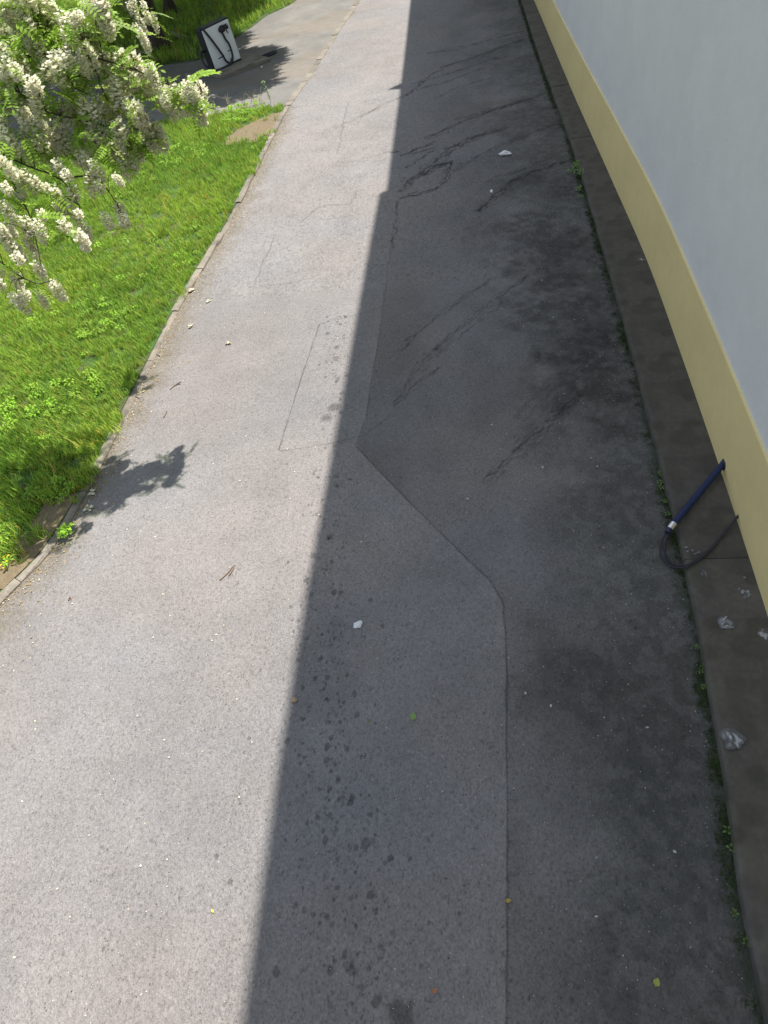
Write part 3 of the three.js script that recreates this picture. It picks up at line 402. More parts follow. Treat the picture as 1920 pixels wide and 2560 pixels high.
// ------------------------------------------------------------------ droppings, litter, leaves
function splat(r, thick, tone, stretch = 1) {      // uneven crust: chalky streaks thinning out to a grey film
  const n = 36, R = 9, f0 = rnd() * 100, pos = [0, thick, 0], idx = [], col = []; const shade = (x, z) => { const k = sm(0.35, 0.7, fbm(x / r * 1.6 + f0, z / r * 3.2, 3)); return 0.11 + (tone - 0.11) * k; };
  const c0 = shade(0, 0); col.push(c0, c0, c0 * 1.03);
  for (let q = 1; q <= R; q++) for (let k = 0; k < n; k++) { const f = k / n * 6.2832, e = r * q / R * (0.6 + 0.8 * vn(Math.cos(f) * 2 + f0, Math.sin(f) * 2)), x = Math.cos(f) * e, z = Math.sin(f) * e * stretch; let c = shade(x, z); if (q > R - 3) c = 0.10 + (c - 0.10) * (R - q) / 3 * (0.4 + hash(k, q)); pos.push(x, q === R ? 0.0004 : thick * (0.3 + 1.2 * c), z); col.push(c, c, c * 1.04); }
  for (let k = 0; k < n; k++) { const k2 = (k + 1) % n; idx.push(0, 1 + k2, 1 + k); for (let q = 0; q < R - 1; q++) { const a = 1 + q * n + k, b = 1 + q * n + k2; idx.push(a, b, a + n, b, b + n, a + n); } }
  return tri(pos, null, idx, col);
}
const dropSkin = mat(rgb(1, 1, 1), 0.85, { vertexColors: true }), dropMat = 0.42, dropThin = 0.25, dropWhite = 0.6;
function dropping(a, b, r, label, pieces) { const p = G(a, b, 0.077); const t = thing('bird_dropping', label, 'dropping', [p.x, 0.078, p.z]); for (const [x, z, s, m, st, th] of pieces) { const o = mesh('splash', splat(s, th ?? 0.004, m, st ?? 1), dropSkin, t); o.position.set(x, 0.0006 * t.children.length, z); o.rotation.y = rnd() * 6; } return t; }
dropping(1567, 1346, 0.06, 'broken white dropping in two streaks on the apron', [[0, -0.035, 0.035, dropMat, 0.45], [0.005, 0.035, 0.04, dropWhite, 0.4], [0, 0, 0.055, dropThin, 0.9, 0.002], [-0.02, 0.005, 0.025, dropMat, 0.4]]);
dropping(1585, 1596, 0.06, 'large round grey white dropping on the apron', [[0, 0, 0.082, dropThin, 0.85, 0.0015], [0.0, 0.005, 0.062, dropMat, 0.8, 0.003], [-0.02, -0.01, 0.026, dropWhite, 0.4, 0.007], [0.035, 0.02, 0.016, dropWhite, 0.6, 0.006]]);
dropping(1611, 1280, 0.05, 'pale dropping with a thin tail close to the plinth', [[0, 0.01, 0.045, dropMat, 0.7, 0.003], [-0.04, -0.035, 0.02, dropThin, 0.3, 0.003]]);
dropping(1521, 1237, 0.03, 'short white streak of dropping below the cable loop', [[0, 0, 0.036, dropMat, 0.35, 0.003], [-0.02, 0.016, 0.014, dropThin, 0.6, 0.003]]);
dropping(1491, 1189, 0.03, 'curled speckled dropping inside the cable loop', [[-0.03, -0.03, 0.016, dropMat, 0.5], [0.015, 0.0, 0.014, dropThin, 0.8], [-0.025, 0.012, 0.014, dropMat, 0.6], [0.035, 0.035, 0.02, dropThin, 0.5], [0.06, 0.02, 0.013, dropThin, 0.8]]);
dropping(1654, 1372, 0.04, 'white dropping right against the ochre plinth', [[0, 0, 0.045, dropMat, 0.9, 0.003]]);
dropping(1607, 1247, 0.01, 'tiny white dropping speck near the plinth', [[0, 0, 0.012, dropMat]]);
dropping(1388, 560, 0.03, 'small pale dropping on the distant apron beside the plinth', [[-0.02, 0, 0.035, dropMat, 0.8], [0.03, 0.02, 0.018, dropThin]]);

function leafGeo(l, w, curl) { const pos = [], idx = [], n = 6; for (let i = 0; i <= n; i++) { const t = i / n, ww = w * Math.sin(Math.PI * Math.pow(t, 0.8)) * 0.5; const y = 0.004 + curl * (t - 0.5) * (t - 0.5) * 4; pos.push((t - 0.5) * l, y + curl * 0.6, -ww, (t - 0.5) * l, y, 0, (t - 0.5) * l, y + curl * 0.5, ww); } for (let i = 0; i < n; i++) for (let k = 0; k < 2; k++) { const a = i * 3 + k; idx.push(a, a + 1, a + 3, a + 1, a + 4, a + 3); } return tri(pos, null, idx); }
function fallen(a, b, l, w, turn, color, curl, label) { const p = G(a, b); const t = thing('fallen_leaf', label, 'leaf', [p.x, 0.002, p.z]); t.rotation.y = turn; mesh('blade', leafGeo(l, w, curl), mat(rgb(...color), 0.6), t); mesh('midrib', tube([V(-l * 0.62, 0.006, 0), V(-l * 0.3, 0.006 + curl * 0.3, 0), V(l * 0.3, 0.0065 + curl * 0.2, 0)], 0.0012, 8, 5), mat(rgb(color[0] * 1.3, color[1] * 1.2, color[2]), 0.6), t); return t; }
fallen(893, 1548, 0.062, 0.046, 1.5, [0.20, 0.33, 0.08], 0.004, 'fresh green leaf lying on the shaded asphalt');
fallen(797, 1558, 0.03, 0.018, 1.2, [0.15, 0.22, 0.07], 0.003, 'small dull green leaf near the fresh green one');
fallen(637, 1513, 0.05, 0.038, 1.8, [0.42, 0.27, 0.17], 0.010, 'curled pale brown leaf at the edge of the building shadow');
fallen(1098, 1946, 0.04, 0.024, 0.2, [0.45, 0.33, 0.08], 0.008, 'ochre yellow leaf lying on the asphalt seam');
fallen(940, 2140, 0.045, 0.022, 0.6, [0.48, 0.22, 0.12], 0.012, 'folded orange leaf on the shaded asphalt');
fallen(1418, 2122, 0.045, 0.036, 1.0, [0.36, 0.40, 0.08], 0.006, 'yellow green leaf on the darker asphalt beside the seam');
fallen(460, 1968, 0.03, 0.014, 2.6, [0.62, 0.55, 0.12], 0.004, 'yellow petal on the sunlit asphalt');
fallen(312, 846, 0.05, 0.022, 1.0, [0.62, 0.56, 0.3], 0.008, 'straw coloured leaf in the gutter beside the kerb');
const paperMat = mat(rgb(0.80, 0.80, 0.82), 0.8);
function crumple(r, s) { const g = new THREE.IcosahedronGeometry(r, 3), p = g.attributes.position; for (let i = 0; i < p.count; i++) { const x = p.getX(i), y = p.getY(i), z = p.getZ(i), k = 0.6 + 0.8 * vn(x / r * 1.8 + s, y / r * 2 + z / r * 1.7 + 9); p.setXYZ(i, x * k * 1.25, Math.max(-r * 0.3, y * k * 0.5), z * k * 0.85); } g.translate(0, r * 0.3, 0); g.computeVertexNormals(); return g; }
function scrap(name, a, b, r, s, label) { const p = G(a, b); const o = tag(mesh(name, crumple(r, s), paperMat), label, 'litter'); o.position.set(p.x, 0.001, p.z); o.rotation.y = s; return o; }
scrap('paper_scrap', 1090, 335, 0.085, 3.1, 'crumpled white paper scrap on the far shaded asphalt');
scrap('paper_scrap', 773, 1351, 0.032, 7.3, 'small crumpled white paper scrap on the near shaded asphalt');
scrap('paper_scrap', 1061, 414, 0.03, 4.4, 'tiny white scrap on the asphalt beyond the larger paper scrap');
// fallen flower heads
const petalCream = mat(rgb(0.66, 0.62, 0.48), 0.75);
function flowerHeap(a, b, r, label) { const p = G(a, b); const t = thing('fallen_flowers', label, 'flowers', [p.x, 0.002, p.z]); for (let k = 0; k < 9; k++) { const o = mesh('petal', leafGeo(r * rr(0.7, 1.1), r * rr(0.5, 0.8), r * 0.2), petalCream, t); o.position.set(rr(-r, r) * 0.7, rr(0, r * 0.3), rr(-r, r) * 0.7); o.rotation.set(rr(-0.3, 0.3), rnd() * 6, rr(-0.3, 0.3)); } return t; }
flowerHeap(493, 743, 0.045, 'fallen cream flower on the sunlit asphalt away from the kerb');
flowerHeap(411, 707, 0.05, 'fallen round cream flower head beside the dusty gutter');
flowerHeap(412, 630, 0.06, 'larger fallen cream flower cluster on the kerb dust');
flowerHeap(452, 652, 0.04, 'fallen flower scraps on the asphalt beside the larger cluster');
flowerHeap(202, 1066, 0.05, 'fallen dry flowers heaped in the gutter near the branch shadow');
flowerHeap(192, 1100, 0.05, 'fallen dry flowers lying lower down the same gutter');
// small loose petals: beyond counting
{
  const g = leafGeo(0.016, 0.012, 0.002), list = [];
  for (let k = 0; k < 2400; k++) { const z = rr(-16, 0.5), kx = along(KERB, z), d = -Math.log(1 - rnd()) * 0.11 + 0.05; list.push([kx + d, z]); }
  for (let k = 0; k < 330; k++) { const z = rr(-16, 0.8); list.push([rr(along(KERB, z) + 0.2, rnd() < 0.8 ? -1.6 : 1.2), z]); }
  for (const [cols, part, nm, lb] of [[[0.74, 0.70, 0.58], 0, 'petals', 'small white petals scattered over the road and gutter'], [[0.40, 0.29, 0.13], 1, 'dry_litter', 'dry yellow brown flower litter along the gutter']]) {
    const l = list.filter((_, k) => part ? (k < 2400 && k % 4) : (k >= 2400 || k % 4 === 0)); const m = new THREE.InstancedMesh(g, mat(rgb(...cols), 0.8), l.length); const c = new THREE.Color();
    l.forEach(([x, z], k) => { const s = rr(0.45, 1.15) * (part ? 1.2 : 1); EE.set(rr(-0.3, 0.3), rnd() * 6.28, rr(-0.3, 0.3)); M4.compose(V(x, 0.003, z), QQ.setFromEuler(EE), V(s, s, s)); m.setMatrixAt(k, M4); const v = rr(0.7, 1.2); c.setRGB(v, v * rr(0.85, 1), v * rr(0.7, 1)); m.setColorAt(k, c); });
    m.name = nm; m.castShadow = m.receiveShadow = true; m.userData = { kind: 'stuff', label: lb, category: 'litter' }; scene.add(m); }
}
// loose grit: grains of mixed size and tone lying on the asphalt
{
  const g = bake(new THREE.IcosahedronGeometry(1, 0), [0, 0, 0], [0.3, 0.2, 0], [1.2, 0.7, 0.95]), N = 42000, m = new THREE.InstancedMesh(g, mat(rgb(1, 1, 1), 0.9), N), c = new THREE.Color();
  for (let k = 0; k < N; k++) { const z = 1 - 13 * Math.pow(rnd(), 1.5), a = along(KERB, z) + 0.1, b = along(APRON, z) - 0.02, x = rr(a, b), q = 0.0016 + 0.0034 * Math.pow(rnd(), 3); EE.set(rnd() * 3, rnd() * 6, rnd() * 3); M4.compose(V(x, q * 0.4, z), QQ.setFromEuler(EE), V(q, q, q)); m.setMatrixAt(k, M4); const v = rnd() < 0.35 ? rr(0.04, 0.09) : rnd() < 0.75 ? rr(0.15, 0.3) : rr(0.35, 0.6), w = rr(-0.06, 0.1); c.setRGB(v * (1 + w), v, v * (1 - w)); m.setColorAt(k, c); }
  m.name = 'grit'; m.castShadow = m.receiveShadow = true; m.userData = { kind: 'stuff', label: 'fine loose grit lying over the asphalt road', category: 'grit' }; scene.add(m);
}
// pale stone chips set loose on the shaded asphalt
[[1219, 851], [1062, 918], [980, 745], [1277, 990], [1135, 1080], [1135, 1498], [1190, 1525], [1172, 1010], [1010, 1078], [1457, 1840], [1398, 1572], [1288, 1980], [1195, 686], [1290, 1008]].forEach(([a, b], i) => { const p = G(a, b); const o = tag(mesh('stone_chip', bake(new THREE.IcosahedronGeometry(rr(0.006, 0.011), 1), [0, 0, 0], [rnd() * 3, rnd() * 3, 0], [1.3, 0.7, 1]), mat(rgb(0.5, 0.49, 0.46), 0.9)), 'pale stone chip lying loose on the shaded asphalt', 'stone', 'stone chips on the shaded asphalt'); o.position.set(p.x, 0.006, p.z); });
const twigMat = mat(rgb(0.16, 0.10, 0.06), 0.9);
{
  const tw = (l, label) => { const t = thing('twig', label, 'twig'); for (const s of l) mesh('stick', taper(s.map(([a, b]) => G(a, b, 0.007)), 0.006, 0.0035, 10, 6), twigMat, t); };
  tw([[[475, 1253], [490, 1240], [507, 1220]], [[494, 1244], [500, 1236], [506, 1226]]], 'thin forked brown twig on the sunlit asphalt');
  tw([[[368, 841], [378, 832], [391, 824]], [[376, 834], [384, 830], [390, 829]]], 'pale dry twig on the asphalt beside the gutter');
  tw([[[284, 853], [293, 856], [303, 862]], [[292, 856], [296, 846], [303, 844]]], 'dark crooked twig lying against the kerb');
  tw([[[335, 762], [340, 766], [346, 770]]], 'short dark twig lying across the kerb top');
  tw([[[353, 902], [357, 896], [361, 888]]], 'short grey twig above the branch shadow');
  tw([[[148, 1297], [151, 1290], [154, 1296]]], 'tiny dark bent twig on open sunlit asphalt');
}
// yellow dandelions at the lower end of the verge
[[14, 1208], [20, 1218], [8, 1226], [24, 1205], [14, 1232]].forEach(([a, b]) => { const p = G(a, b, 0.05); const t = thing('dandelion', 'little yellow flower in the bare end of the verge beside the kerb', 'flower', [p.x, 0.035, p.z], 'yellow flowers at the verge end'); paint(mesh('stem', taper([V(0, 0, 0), V(0.003, 0.025, 0), V(0, 0.05, 0)], 0.003, 0.002, 4, 5), weedMat, t).geometry, [1, 1, 1]); const hd = []; for (let k = 0; k < 9; k++) hd.push(bake(leafGeo(0.032, 0.010, 0.003), [0, 0.05 + 0.002 * (k % 3), 0], [0, k * 0.7, 0.2])); mesh('flower_head', merge(hd), mat(rgb(0.72, 0.52, 0.03), 0.7), t); });

// ------------------------------------------------------------------ trees
const barkTex = tex(256, 512, (i, j) => { const n = vnp(i / 10, j / 40, 25) * 0.6 + vnp(i / 3, j / 12, 85) * 0.4, L = 0.4 + 0.9 * n; return [0.075 * L, 0.06 * L, 0.045 * L]; }, true, [2, 3]);
const bark = new THREE.MeshStandardMaterial({ map: barkTex, roughness: 1, bumpMap: barkTex, bumpScale: 0.02 });
const leafMat = new THREE.MeshPhysicalMaterial({ color: rgb(0.30, 0.48, 0.045), roughness: 0.6, transmission: 0.5, thickness: 0, vertexColors: true, side: THREE.DoubleSide, specularIntensity: 0.4 });
function compoundLeaf(pairs, len) {     // feathered leaf: stalk with leaflets in pairs and one at the end
  const pos = [], idx = [], col = [];
  const leaflet = (bx, by, bz, dx, dz, dy, l, w, c) => { const v = pos.length / 3, nx = -dz, nz = dx; const st = [[0, 0.05], [0.3, 0.85], [0.65, 0.9], [0.9, 0.45], [1, 0.05]]; for (const [t, ww] of st) { const y = by + dy * l * t - 0.08 * l * t * t; pos.push(bx + dx * l * t + nx * w * ww, y + w * 0.35 * ww, bz + dz * l * t + nz * w * ww, bx + dx * l * t, y, bz + dz * l * t, bx + dx * l * t - nx * w * ww, y + w * 0.35 * ww, bz + dz * l * t - nz * w * ww); for (let q = 0; q < 3; q++) col.push(c, c, c); } for (let i = 0; i < st.length - 1; i++) for (let k = 0; k < 2; k++) { const a = v + i * 3 + k; idx.push(a, a + 1, a + 3, a + 1, a + 4, a + 3); } };
  const droop = (t) => -0.25 * len * t * t;
  for (let k = 0; k < pairs; k++) { const t = 0.22 + 0.72 * k / pairs, x = len * t, y = droop(t), l = len * 0.21 * rr(0.85, 1.15); for (const s of [-1, 1]) leaflet(x, y, 0, 0.35, s * 0.93, rr(-0.15, 0.15), l, l * 0.27, rr(0.85, 1.2)); }
  leaflet(len * 0.95, droop(0.95), 0, 1, 0, -0.3, len * 0.2, len * 0.055, 1);
  const v = pos.length / 3; for (const t of [0, 0.5, 1]) { const w = 0.0022 * (1.4 - t); pos.push(len * t, droop(t), -w, len * t, droop(t), w); col.push(0.9, 0.8, 0.8, 0.9, 0.8, 0.8); } idx.push(v, v + 1, v + 2, v + 1, v + 3, v + 2, v + 2, v + 3, v + 4, v + 3, v + 5, v + 4);
  return tri(pos, null, idx, col);
}
const leafGeos = [compoundLeaf(6, 0.20), compoundLeaf(7, 0.24), compoundLeaf(5, 0.16)];
const flowerMat = new THREE.MeshPhysicalMaterial({ color: rgb(1, 1, 1), roughness: 0.9, transmission: 0.5, thickness: 0, vertexColors: true, side: THREE.DoubleSide, specularIntensity: 0.2 });
function raceme(len, wid, n) {        // hanging spray of small pea flowers
  const pos = [], idx = [], col = [];
  const put = (p, d, u, s, c) => { const v = pos.length / 3, r = V().crossVectors(d, u).normalize(); for (const [a, b, e] of [[0, 0, 0], [0.55, -0.5, 0.12], [0.6, 0.5, 0.12], [1.0, -0.32, 0.42], [1.02, 0.3, 0.42], [0.55, 0, -0.1]]) { const q = p.clone().addScaledVector(d, a * s).addScaledVector(r, b * s).addScaledVector(u, e * s); pos.push(q.x, q.y, q.z); col.push(...c); } idx.push(v, v + 1, v + 5, v, v + 5, v + 2, v + 1, v + 3, v + 5, v + 5, v + 4, v + 2, v + 5, v + 3, v + 4); };
  for (let k = 0; k < n; k++) {
    const t = Math.pow((k + rnd()) / n, 0.9), f = k * 2.4 + rr(-0.4, 0.4), w = wid * Math.pow(Math.sin(Math.PI * (0.14 + 0.80 * t)), 0.7), y = -len * t;
    const d = V(Math.cos(f), rr(-0.75, 0.05), Math.sin(f)).normalize(), p = V(Math.cos(f) * w * 0.35, y, Math.sin(f) * w * 0.35), up = V(rr(-0.3, 0.3), 1, rr(-0.3, 0.3)).normalize();
    const g = t > 0.9 ? 0.55 : 0; const wv = rr(0.88, 1.0); const c = [0.94 * wv - 0.2 * g, 0.92 * wv, (0.79 - 0.4 * g) * wv];
    put(p, d, up, w * rr(0.75, 1.05), c); put(p.clone().addScaledVector(d, w * 0.25), V(d.x, d.y - 0.55, d.z).normalize(), up, w * rr(0.5, 0.75), [c[0] * 0.98, c[1] * 0.97, c[2] * 0.88]);
    put(p.clone().addScaledVector(d, -w * 0.1), d, up.clone().negate(), w * 0.34, [0.5, 0.5, 0.24]);
  }
  const v = pos.length / 3; pos.push(-0.0015, 0.03, 0, 0.0015, 0.03, 0, -0.001, -len, 0, 0.001, -len, 0); for (let q = 0; q < 4; q++) col.push(0.2, 0.28, 0.07); idx.push(v, v + 1, v + 2, v + 1, v + 3, v + 2);
  return tri(pos, null, idx, col);
}
const racemes = [raceme(0.17, 0.046, 50), raceme(0.20, 0.050, 58), raceme(0.14, 0.048, 42), raceme(0.23, 0.046, 62), raceme(0.12, 0.042, 34)];

const tree = thing('locust_tree', 'flowering locust tree with hanging white blossom reaching over the verge', 'tree', [-9.6, 0, -7.4]);
{
  const T = tree.position, loc = (p) => p.clone().sub(T);
  const trunkPts = [V(0, -0.1, 0), V(0.15, 1.4, 0.1), V(0.1, 2.8, -0.1), V(0.5, 4.3, 0.1), V(0.6, 5.8, -0.2), V(1.0, 7.4, 0.1)];
  mesh('trunk', taper(trunkPts, 0.19, 0.05, 40, 12), bark, tree);
  // limbs: from the trunk out along lines traced in the photograph, each at its distance from the camera
  const c4 = (a, b, d) => loc(at(a * 0.2708, b * 0.2708, d));
  const c5 = (a, b, d) => loc(at(a * 0.2708, 345.7 + b * 0.2708, d));
  const limbs = [
    [V(0.1, 2.8, -0.1), V(2.6, 3.9, 0.7), c4(-250, 300, 7.4), c4(60, 455, 7.1), c4(350, 430, 6.9), c4(600, 425, 6.7), c4(830, 480, 6.6), c4(1090, 560, 6.55), c4(1350, 680, 6.5), c4(1610, 730, 6.45)],
    [V(0.2, 3.4, 0), V(2.6, 4.4, 0.4), c4(-200, 50, 7.6), c4(200, 180, 7.2), c4(400, 310, 7.0), c4(445, 415, 6.9), c4(560, 640, 6.7), c4(640, 740, 6.6), c4(820, 760, 6.55), c4(1000, 800, 6.5), c4(1180, 960, 6.45)],
    [V(0.1, 2.6, 0), V(2.5, 3.4, 0.9), c4(-250, 650, 7.2), c4(100, 720, 6.9), c4(400, 900, 6.7), c4(640, 960, 6.6), c4(780, 1040, 6.55), c4(960, 1150, 6.5), c4(1060, 1200, 6.5)],
    [V(0.1, 2.4, 0), V(2.4, 3.0, 1.2), c5(-300, -150, 7.1), c5(0, -50, 6.8), c5(250, 60, 6.6), c5(480, 150, 6.5), c5(620, 330, 6.4), c5(650, 480, 6.35)],
    [V(0.1, 2.3, 0), V(2.2, 2.7, 1.4), c5(-300, 180, 7.0), c5(0, 210, 6.7), c5(110, 225, 6.6), c5(240, 450, 6.4), c5(300, 700, 6.3), c5(330, 850, 6.25)],
    [V(0.1, 2.2, 0), V(2.2, 2.5, 1.7), c5(-300, 600, 6.6), c5(-60, 760, 6.4), c5(120, 900, 6.2), c5(300, 990, 6.1), c5(420, 960, 6.1)],
    [V(0.5, 4.3, 0.1), V(2.7, 4.8, 0.1), c4(200, -250, 7.6), c4(560, -60, 7.3), c4(760, 30, 7.1), c4(870, 110, 7.0)],
    [V(0.3, 3.8, 0), V(2.8, 4.6, -0.8), c4(500, -300, 8.6), c4(900, -60, 8.4), c4(1030, 120, 8.3), c4(1130, 190, 8.2)],
    [c4(560, 640, 6.7), c4(760, 560, 6.6), c4(800, 680, 6.55), c4(860, 800, 6.5)],
    [c4(640, 960, 6.6), c4(820, 1000, 6.55), c4(1080, 1030, 6.5), c4(1280, 1060, 6.45)],
    [c5(480, 150, 6.5), c5(760, 140, 6.45), c5(900, 300, 6.4), c5(970, 420, 6.4)]];
  const nodes = [], limbG = [];
  limbs.forEach((l, i) => { const r0 = i < 6 ? 0.042 : i < 8 ? 0.034 : 0.009; limbG.push(taper(l, r0, 0.0035, 60, 7)); const c = new THREE.CatmullRomCurve3(l); for (let k = 0; k <= 60; k++) { if (i < 8 && k < 18) continue; nodes.push(c.getPointAt(k / 60)); } });
  limbG.forEach((g) => mesh('branch', g, bark, tree));
  const marks4 = [[720, 60], [770, 110], [830, 130], [850, 250], [590, 190], [560, 310], [640, 290], [720, 350], [300, 370], [240, 230], [60, 600], [90, 510], [10, 720], [280, 730], [340, 860], [100, 790], [160, 890], [190, 960], [460, 560], [500, 640], [550, 500], [590, 590], [690, 440], [830, 490], [930, 600], [880, 650], [950, 690], [1010, 640], [870, 830], [950, 840], [870, 940], [1000, 850], [1070, 900], [630, 830], [710, 870], [770, 910], [650, 990], [640, 1050], [480, 1020], [400, 1100], [450, 1150], [300, 1040], [720, 1140], [820, 1100], [900, 1230], [950, 1240], [1060, 1240], [1100, 1250], [1150, 1010], [1180, 1120], [1220, 1060], [1290, 1100], [1080, 680], [1170, 730], [1260, 760], [1380, 780], [1330, 830], [1500, 850], [1560, 870], [1615, 830], [1610, 750], [1520, 720], [1210, 590], [1090, 530], [990, 490], [970, 1040], [530, 890], [380, 600], [420, 470], [690, 20], [810, 90], [620, 230], [530, 180], [670, 250], [780, 40], [130, 240], [180, 330], [60, 130], [110, 60], [280, 120], [330, 180], [40, 290], [400, 230], [470, 250], [220, 30], [330, 20], [20, 430], [150, 610], [240, 660], [20, 1000], [60, 1100], [130, 1180], [220, 1120], [240, 1210], [560, 1000], [590, 1210], [680, 1180], [760, 1200], [340, 1190], [1350, 780], [1420, 830], [1580, 800]];
  const marks5 = [[20, 40], [660, 10], [480, 60], [760, 70], [540, 150], [220, 140], [290, 190], [740, 160], [790, 220], [930, 170], [1080, 60], [990, 50], [380, 240], [460, 280], [480, 380], [550, 370], [600, 275], [640, 450], [665, 540], [655, 640], [525, 535], [845, 480], [985, 510], [960, 400], [345, 450], [330, 540], [240, 520], [40, 390], [80, 580], [40, 640], [130, 730], [150, 810], [210, 670], [280, 770], [310, 870], [15, 1000], [150, 960], [120, 1130], [170, 1120], [210, 1090], [340, 1100], [435, 1030], [500, 400], [110, 120], [60, 240], [170, 290], [20, 900], [10, 560]];
  const far4 = [[1040, 70], [1080, 110], [1120, 180], [1180, 150], [1230, 160], [1090, 240], [1130, 290], [1170, 350], [1060, 30], [1150, 60]];
  const nearest = (p) => { let b = nodes[0], bd = 1e9; for (const n of nodes) { const d = n.distanceToSquared(p); if (d < bd) { bd = d; b = n; } } return b; };
  const twigG = [], leafInst = [[], [], []]; let leafParts = 0;
  const addLeaf = (p, s, down = 0.25) => { const i = rnd() * 3 | 0, e = new THREE.Euler(rr(-0.5, 0.5), rnd() * 6.283, -down + rr(-0.5, 0.6), 'YXZ'); if (leafParts < 300) { leafParts++; const o = mesh('leaf', leafGeos[i], leafMat, tree); o.position.copy(p); o.rotation.copy(e); o.scale.setScalar(s); } else leafInst[i].push([p.clone(), e, s]); };
  const spot = (p, s, leaves) => {
    const n = nearest(p), top = p.clone().add(V(0, 0.08 * s, 0));
    if (n.distanceTo(top) > 0.02) twigG.push(taper([n.clone(), n.clone().lerp(top, 0.5).add(V(0, 0.05, 0)), top], 0.0035, 0.0015, 6, 5));
    const o = mesh('flower_cluster', racemes[rnd() * 5 | 0], flowerMat, tree); o.position.copy(top); o.rotation.set(rr(-0.22, 0.22), rnd() * 6.28, rr(-0.22, 0.22)); o.scale.setScalar(s);
    for (let k = 0; k < leaves; k++) addLeaf(top.clone().add(V(rr(-0.18, 0.10), rr(-0.16, 0.03), rr(-0.08, 0.18))), rr(0.75, 1.15));
  };
  for (const [a, b] of marks4) { const p = c4(a, b, 6.75 - 0.25 * (a / 1600) + rr(-0.2, 0.3) + (a < 500 && b < 500 ? 0.3 : 0)); spot(p, rr(1.0, 1.35), 2 + (rnd() < 0.3)); if (rnd() < 0.7) { const q = p.clone().add(V(rr(-0.07, 0.07), rr(-0.06, 0.06), rr(-0.09, 0.03))); spot(q, rr(0.8, 1.1), rnd() < 0.5 ? 1 : 0); } }
  for (const [a, b] of marks5) { const p = c5(a, b, 6.35 - 0.2 * (b / 1100) + rr(-0.1, 0.2)); spot(p, rr(0.75, 1.05), 1); }
  for (const [a, b] of far4) { const p = c4(a, b, 8.3 + rr(-0.2, 0.2)); spot(p, rr(0.7, 0.95), 1); }
  // single leaves read off the photograph along the outer twigs
  for (const [a, b] of [[1300, 600], [1330, 630], [1480, 640], [1500, 610], [1590, 640], [1620, 630], [700, 770], [760, 760], [840, 740], [820, 1010], [900, 1000], [980, 990], [900, 120], [930, 125], [900, 205], [820, 345], [870, 350], [900, 400], [940, 440], [120, 430], [40, 320], [1140, 490], [1100, 480], [1020, 490], [1420, 870], [1400, 620], [940, 1140], [1000, 1130], [1060, 1130], [1160, 950], [1400, 730], [1450, 690], [1240, 660], [1180, 640], [1560, 790], [1480, 770]]) addLeaf(c4(a, b, 6.5 + rr(-0.1, 0.1)).add(V(-0.05, 0.02, 0)), rr(0.7, 1.0), 0.1);
  // leaves in the depth of the crown, and the crown over and beside the frame
  for (let k = 0; k < 330; k++) { const u = rnd(); const p = u < 0.6 ? c4(rr(-200, 850), rr(-200, 1150), rr(6.7, 7.6)) : u < 0.85 ? c5(rr(-200, 480), rr(-100, 500), rr(6.4, 7.1)) : c4(rr(-500, 300), rr(-600, 1200), rr(6.9, 8.2)); if (u < 0.85 && u > 0.6 && rnd() < 0.5) continue; const n = nearest(p); p.lerp(n, rr(0.1, 0.75)); addLeaf(p, rr(0.8, 1.2)); }
  for (let k = 0; k < 5200; k++) { const f = rnd() * 6.283, q = Math.acos(rr(-1, 1)), r = 2.7 * Math.cbrt(rnd()); const p = V(1.0 + Math.cos(f) * Math.sin(q) * r * 1.1, 6.2 + Math.cos(q) * r * 0.85, -0.1 + Math.sin(f) * Math.sin(q) * r); if (fbm(p.x * 1.2 + 9, p.y * 1.2 + p.z * 1.3, 2) < 0.42) continue; addLeaf(p, rr(0.9, 1.4)); }
  mesh('twigs', merge(twigG), bark, tree);
  leafInst.forEach((l, i) => { const m = new THREE.InstancedMesh(leafGeos[i], leafMat, l.length), c = new THREE.Color(); l.forEach(([p, e, s], k) => { M4.compose(p, QQ.setFromEuler(e), V(s, s, s)); m.setMatrixAt(k, M4); const v = rr(0.7, 1.25); c.setRGB(v * rr(0.9, 1.2), v, v * 0.9); m.setColorAt(k, c); }); m.name = 'crown'; m.castShadow = m.receiveShadow = true; m.userData.kind = 'stuff'; tree.add(m); });
}
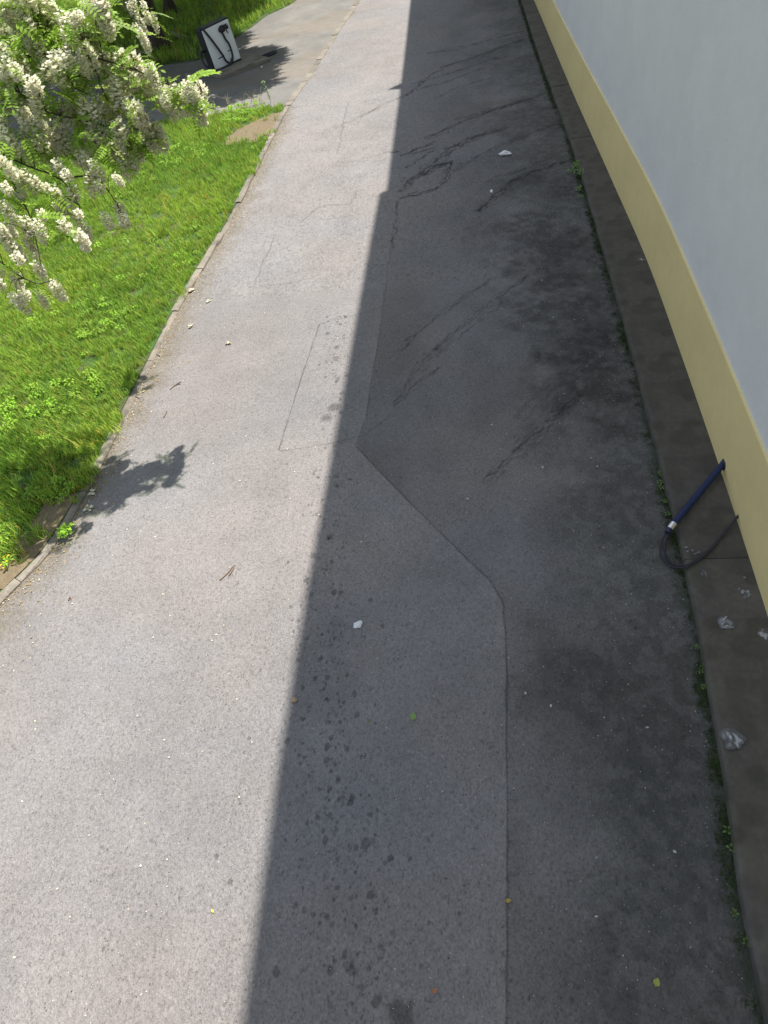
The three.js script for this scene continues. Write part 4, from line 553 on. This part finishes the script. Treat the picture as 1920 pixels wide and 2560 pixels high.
// trees behind the side path: trunks in view, crowns above the frame shade the path and the lawn
const farLeaf = mat(rgb(0.30, 0.48, 0.045), 0.7, { vertexColors: true });
function farTree(label, p, h, r, crowns, lean = [0, 0]) {
  const t = thing('shade_tree', label, 'tree', [p.x, 0, p.z], 'trees behind the side path');
  mesh('trunk', taper([V(0, -0.1, 0), V(lean[0] * 0.3, h * 0.3, lean[1] * 0.3), V(lean[0], h * 0.75, lean[1])], r, r * 0.4, 24, 12), bark, t);
  const roots = mesh('root_flare', (() => { const g = new THREE.CylinderGeometry(r * 1.02, r * 1.7, 0.5, 20, 4, true), q = g.attributes.position; for (let i = 0; i < q.count; i++) { const y = (q.getY(i) + 0.25) / 0.5, f = Math.atan2(q.getZ(i), q.getX(i)), k = 1 + (1 - y) * 0.35 * Math.sin(f * 5); q.setX(i, q.getX(i) * k); q.setZ(i, q.getZ(i) * k); } g.translate(0, 0.22, 0); g.computeVertexNormals(); return g; })(), bark, t);
  const list = [[], []];
  crowns.forEach(([cx, cy, cz, cr, n]) => { mesh('branch', taper([V(lean[0] * 0.7, h * 0.5, lean[1] * 0.7), V(cx * 0.5, (cy + h * 0.5) / 2 + 0.2, cz * 0.5), V(cx, cy, cz)], r * 0.4, 0.02, 16, 7), bark, t); for (let k = 0; k < n; k++) { const f = rnd() * 6.283, q = Math.acos(rr(-1, 1)), rad = cr * Math.cbrt(rnd()); const v = V(cx + Math.cos(f) * Math.sin(q) * rad, cy + Math.cos(q) * rad * 0.6, cz + Math.sin(f) * Math.sin(q) * rad); if (fbm(v.x * 0.9 + 4, v.z * 0.9 + v.y, 2) < 0.3) continue; list[k & 1].push(v); } });
  list.forEach((l, i) => { const m = new THREE.InstancedMesh(leafGeos[i], farLeaf, l.length), c = new THREE.Color(); l.forEach((v, k) => { const s = rr(1.3, 2.1); EE.set(rr(-0.5, 0.5), rnd() * 6.283, rr(-0.6, 0.3)); M4.compose(v, QQ.setFromEuler(EE), V(s, s, s)); m.setMatrixAt(k, M4); const w = rr(0.7, 1.2); c.setRGB(w, w, w); m.setColorAt(k, c); }); m.name = 'crown'; m.castShadow = m.receiveShadow = true; m.userData.kind = 'stuff'; t.add(m); });
  return t;
}
farTree('dark trunked tree standing on the lawn behind the charging cabinet', G(348, 108), 9, 0.24, [[2.4, 5.6, 1.0, 2.6, 7000], [5.0, 5.2, 1.2, 1.7, 4000], [5.4, 5.3, 3.2, 1.5, 3600], [3.6, 5.6, 4.2, 1.8, 4200], [1.4, 5.6, 5.0, 2.0, 4200], [-1.6, 5.8, 4.4, 2.4, 4600], [-1, 6.5, -1.5, 3.2, 6000], [-3.8, 6, 2, 2.5, 4600], [1.2, 6.3, -3.2, 2.2, 6000], [3.2, 6.0, -1.7, 2.0, 7000], [1.8, 6.0, -5.0, 2.6, 8000]], [0.6, 0.3]);
farTree('slimmer tree standing deeper in the shade than the other trunk', G(372, 30), 10, 0.18, [[1.5, 6.0, 0.5, 3.2, 12000], [4.0, 6.0, -0.5, 2.2, 7000], [3.6, 6.0, -4.0, 2.6, 8000], [-3, 6.2, 1, 3.2, 9000], [-7, 6.2, -1, 3.4, 7000], [-9, 6, 5, 3.2, 6000], [-2, 6.5, -5, 3.5, 8000]], [0.3, 0.2]);
// pale dry branches lying on the shaded lawn
const dryMat = mat(rgb(0.30, 0.25, 0.18), 0.95);
[[[[265, 118], [285, 113], [300, 112], [318, 115]]], [[[370, 72], [388, 80], [400, 87]], [[382, 77], [392, 76], [404, 78]]], [[[318, 122], [332, 126], [342, 132]]]].forEach((l, i) => { const t = thing('dead_branch', ['thick pale dead branch lying beside the dark trunk', 'forked pale dead branch lying behind the charging cabinet', 'short pale dead branch lying in front of the dark trunk'][i], 'branch'); for (const s of l) mesh('stick', taper(s.map(([a, b]) => G(a, b, 0.09)), i === 2 ? 0.05 : 0.07, 0.02, 14, 7), dryMat, t); });

renderer.render(scene, camera);
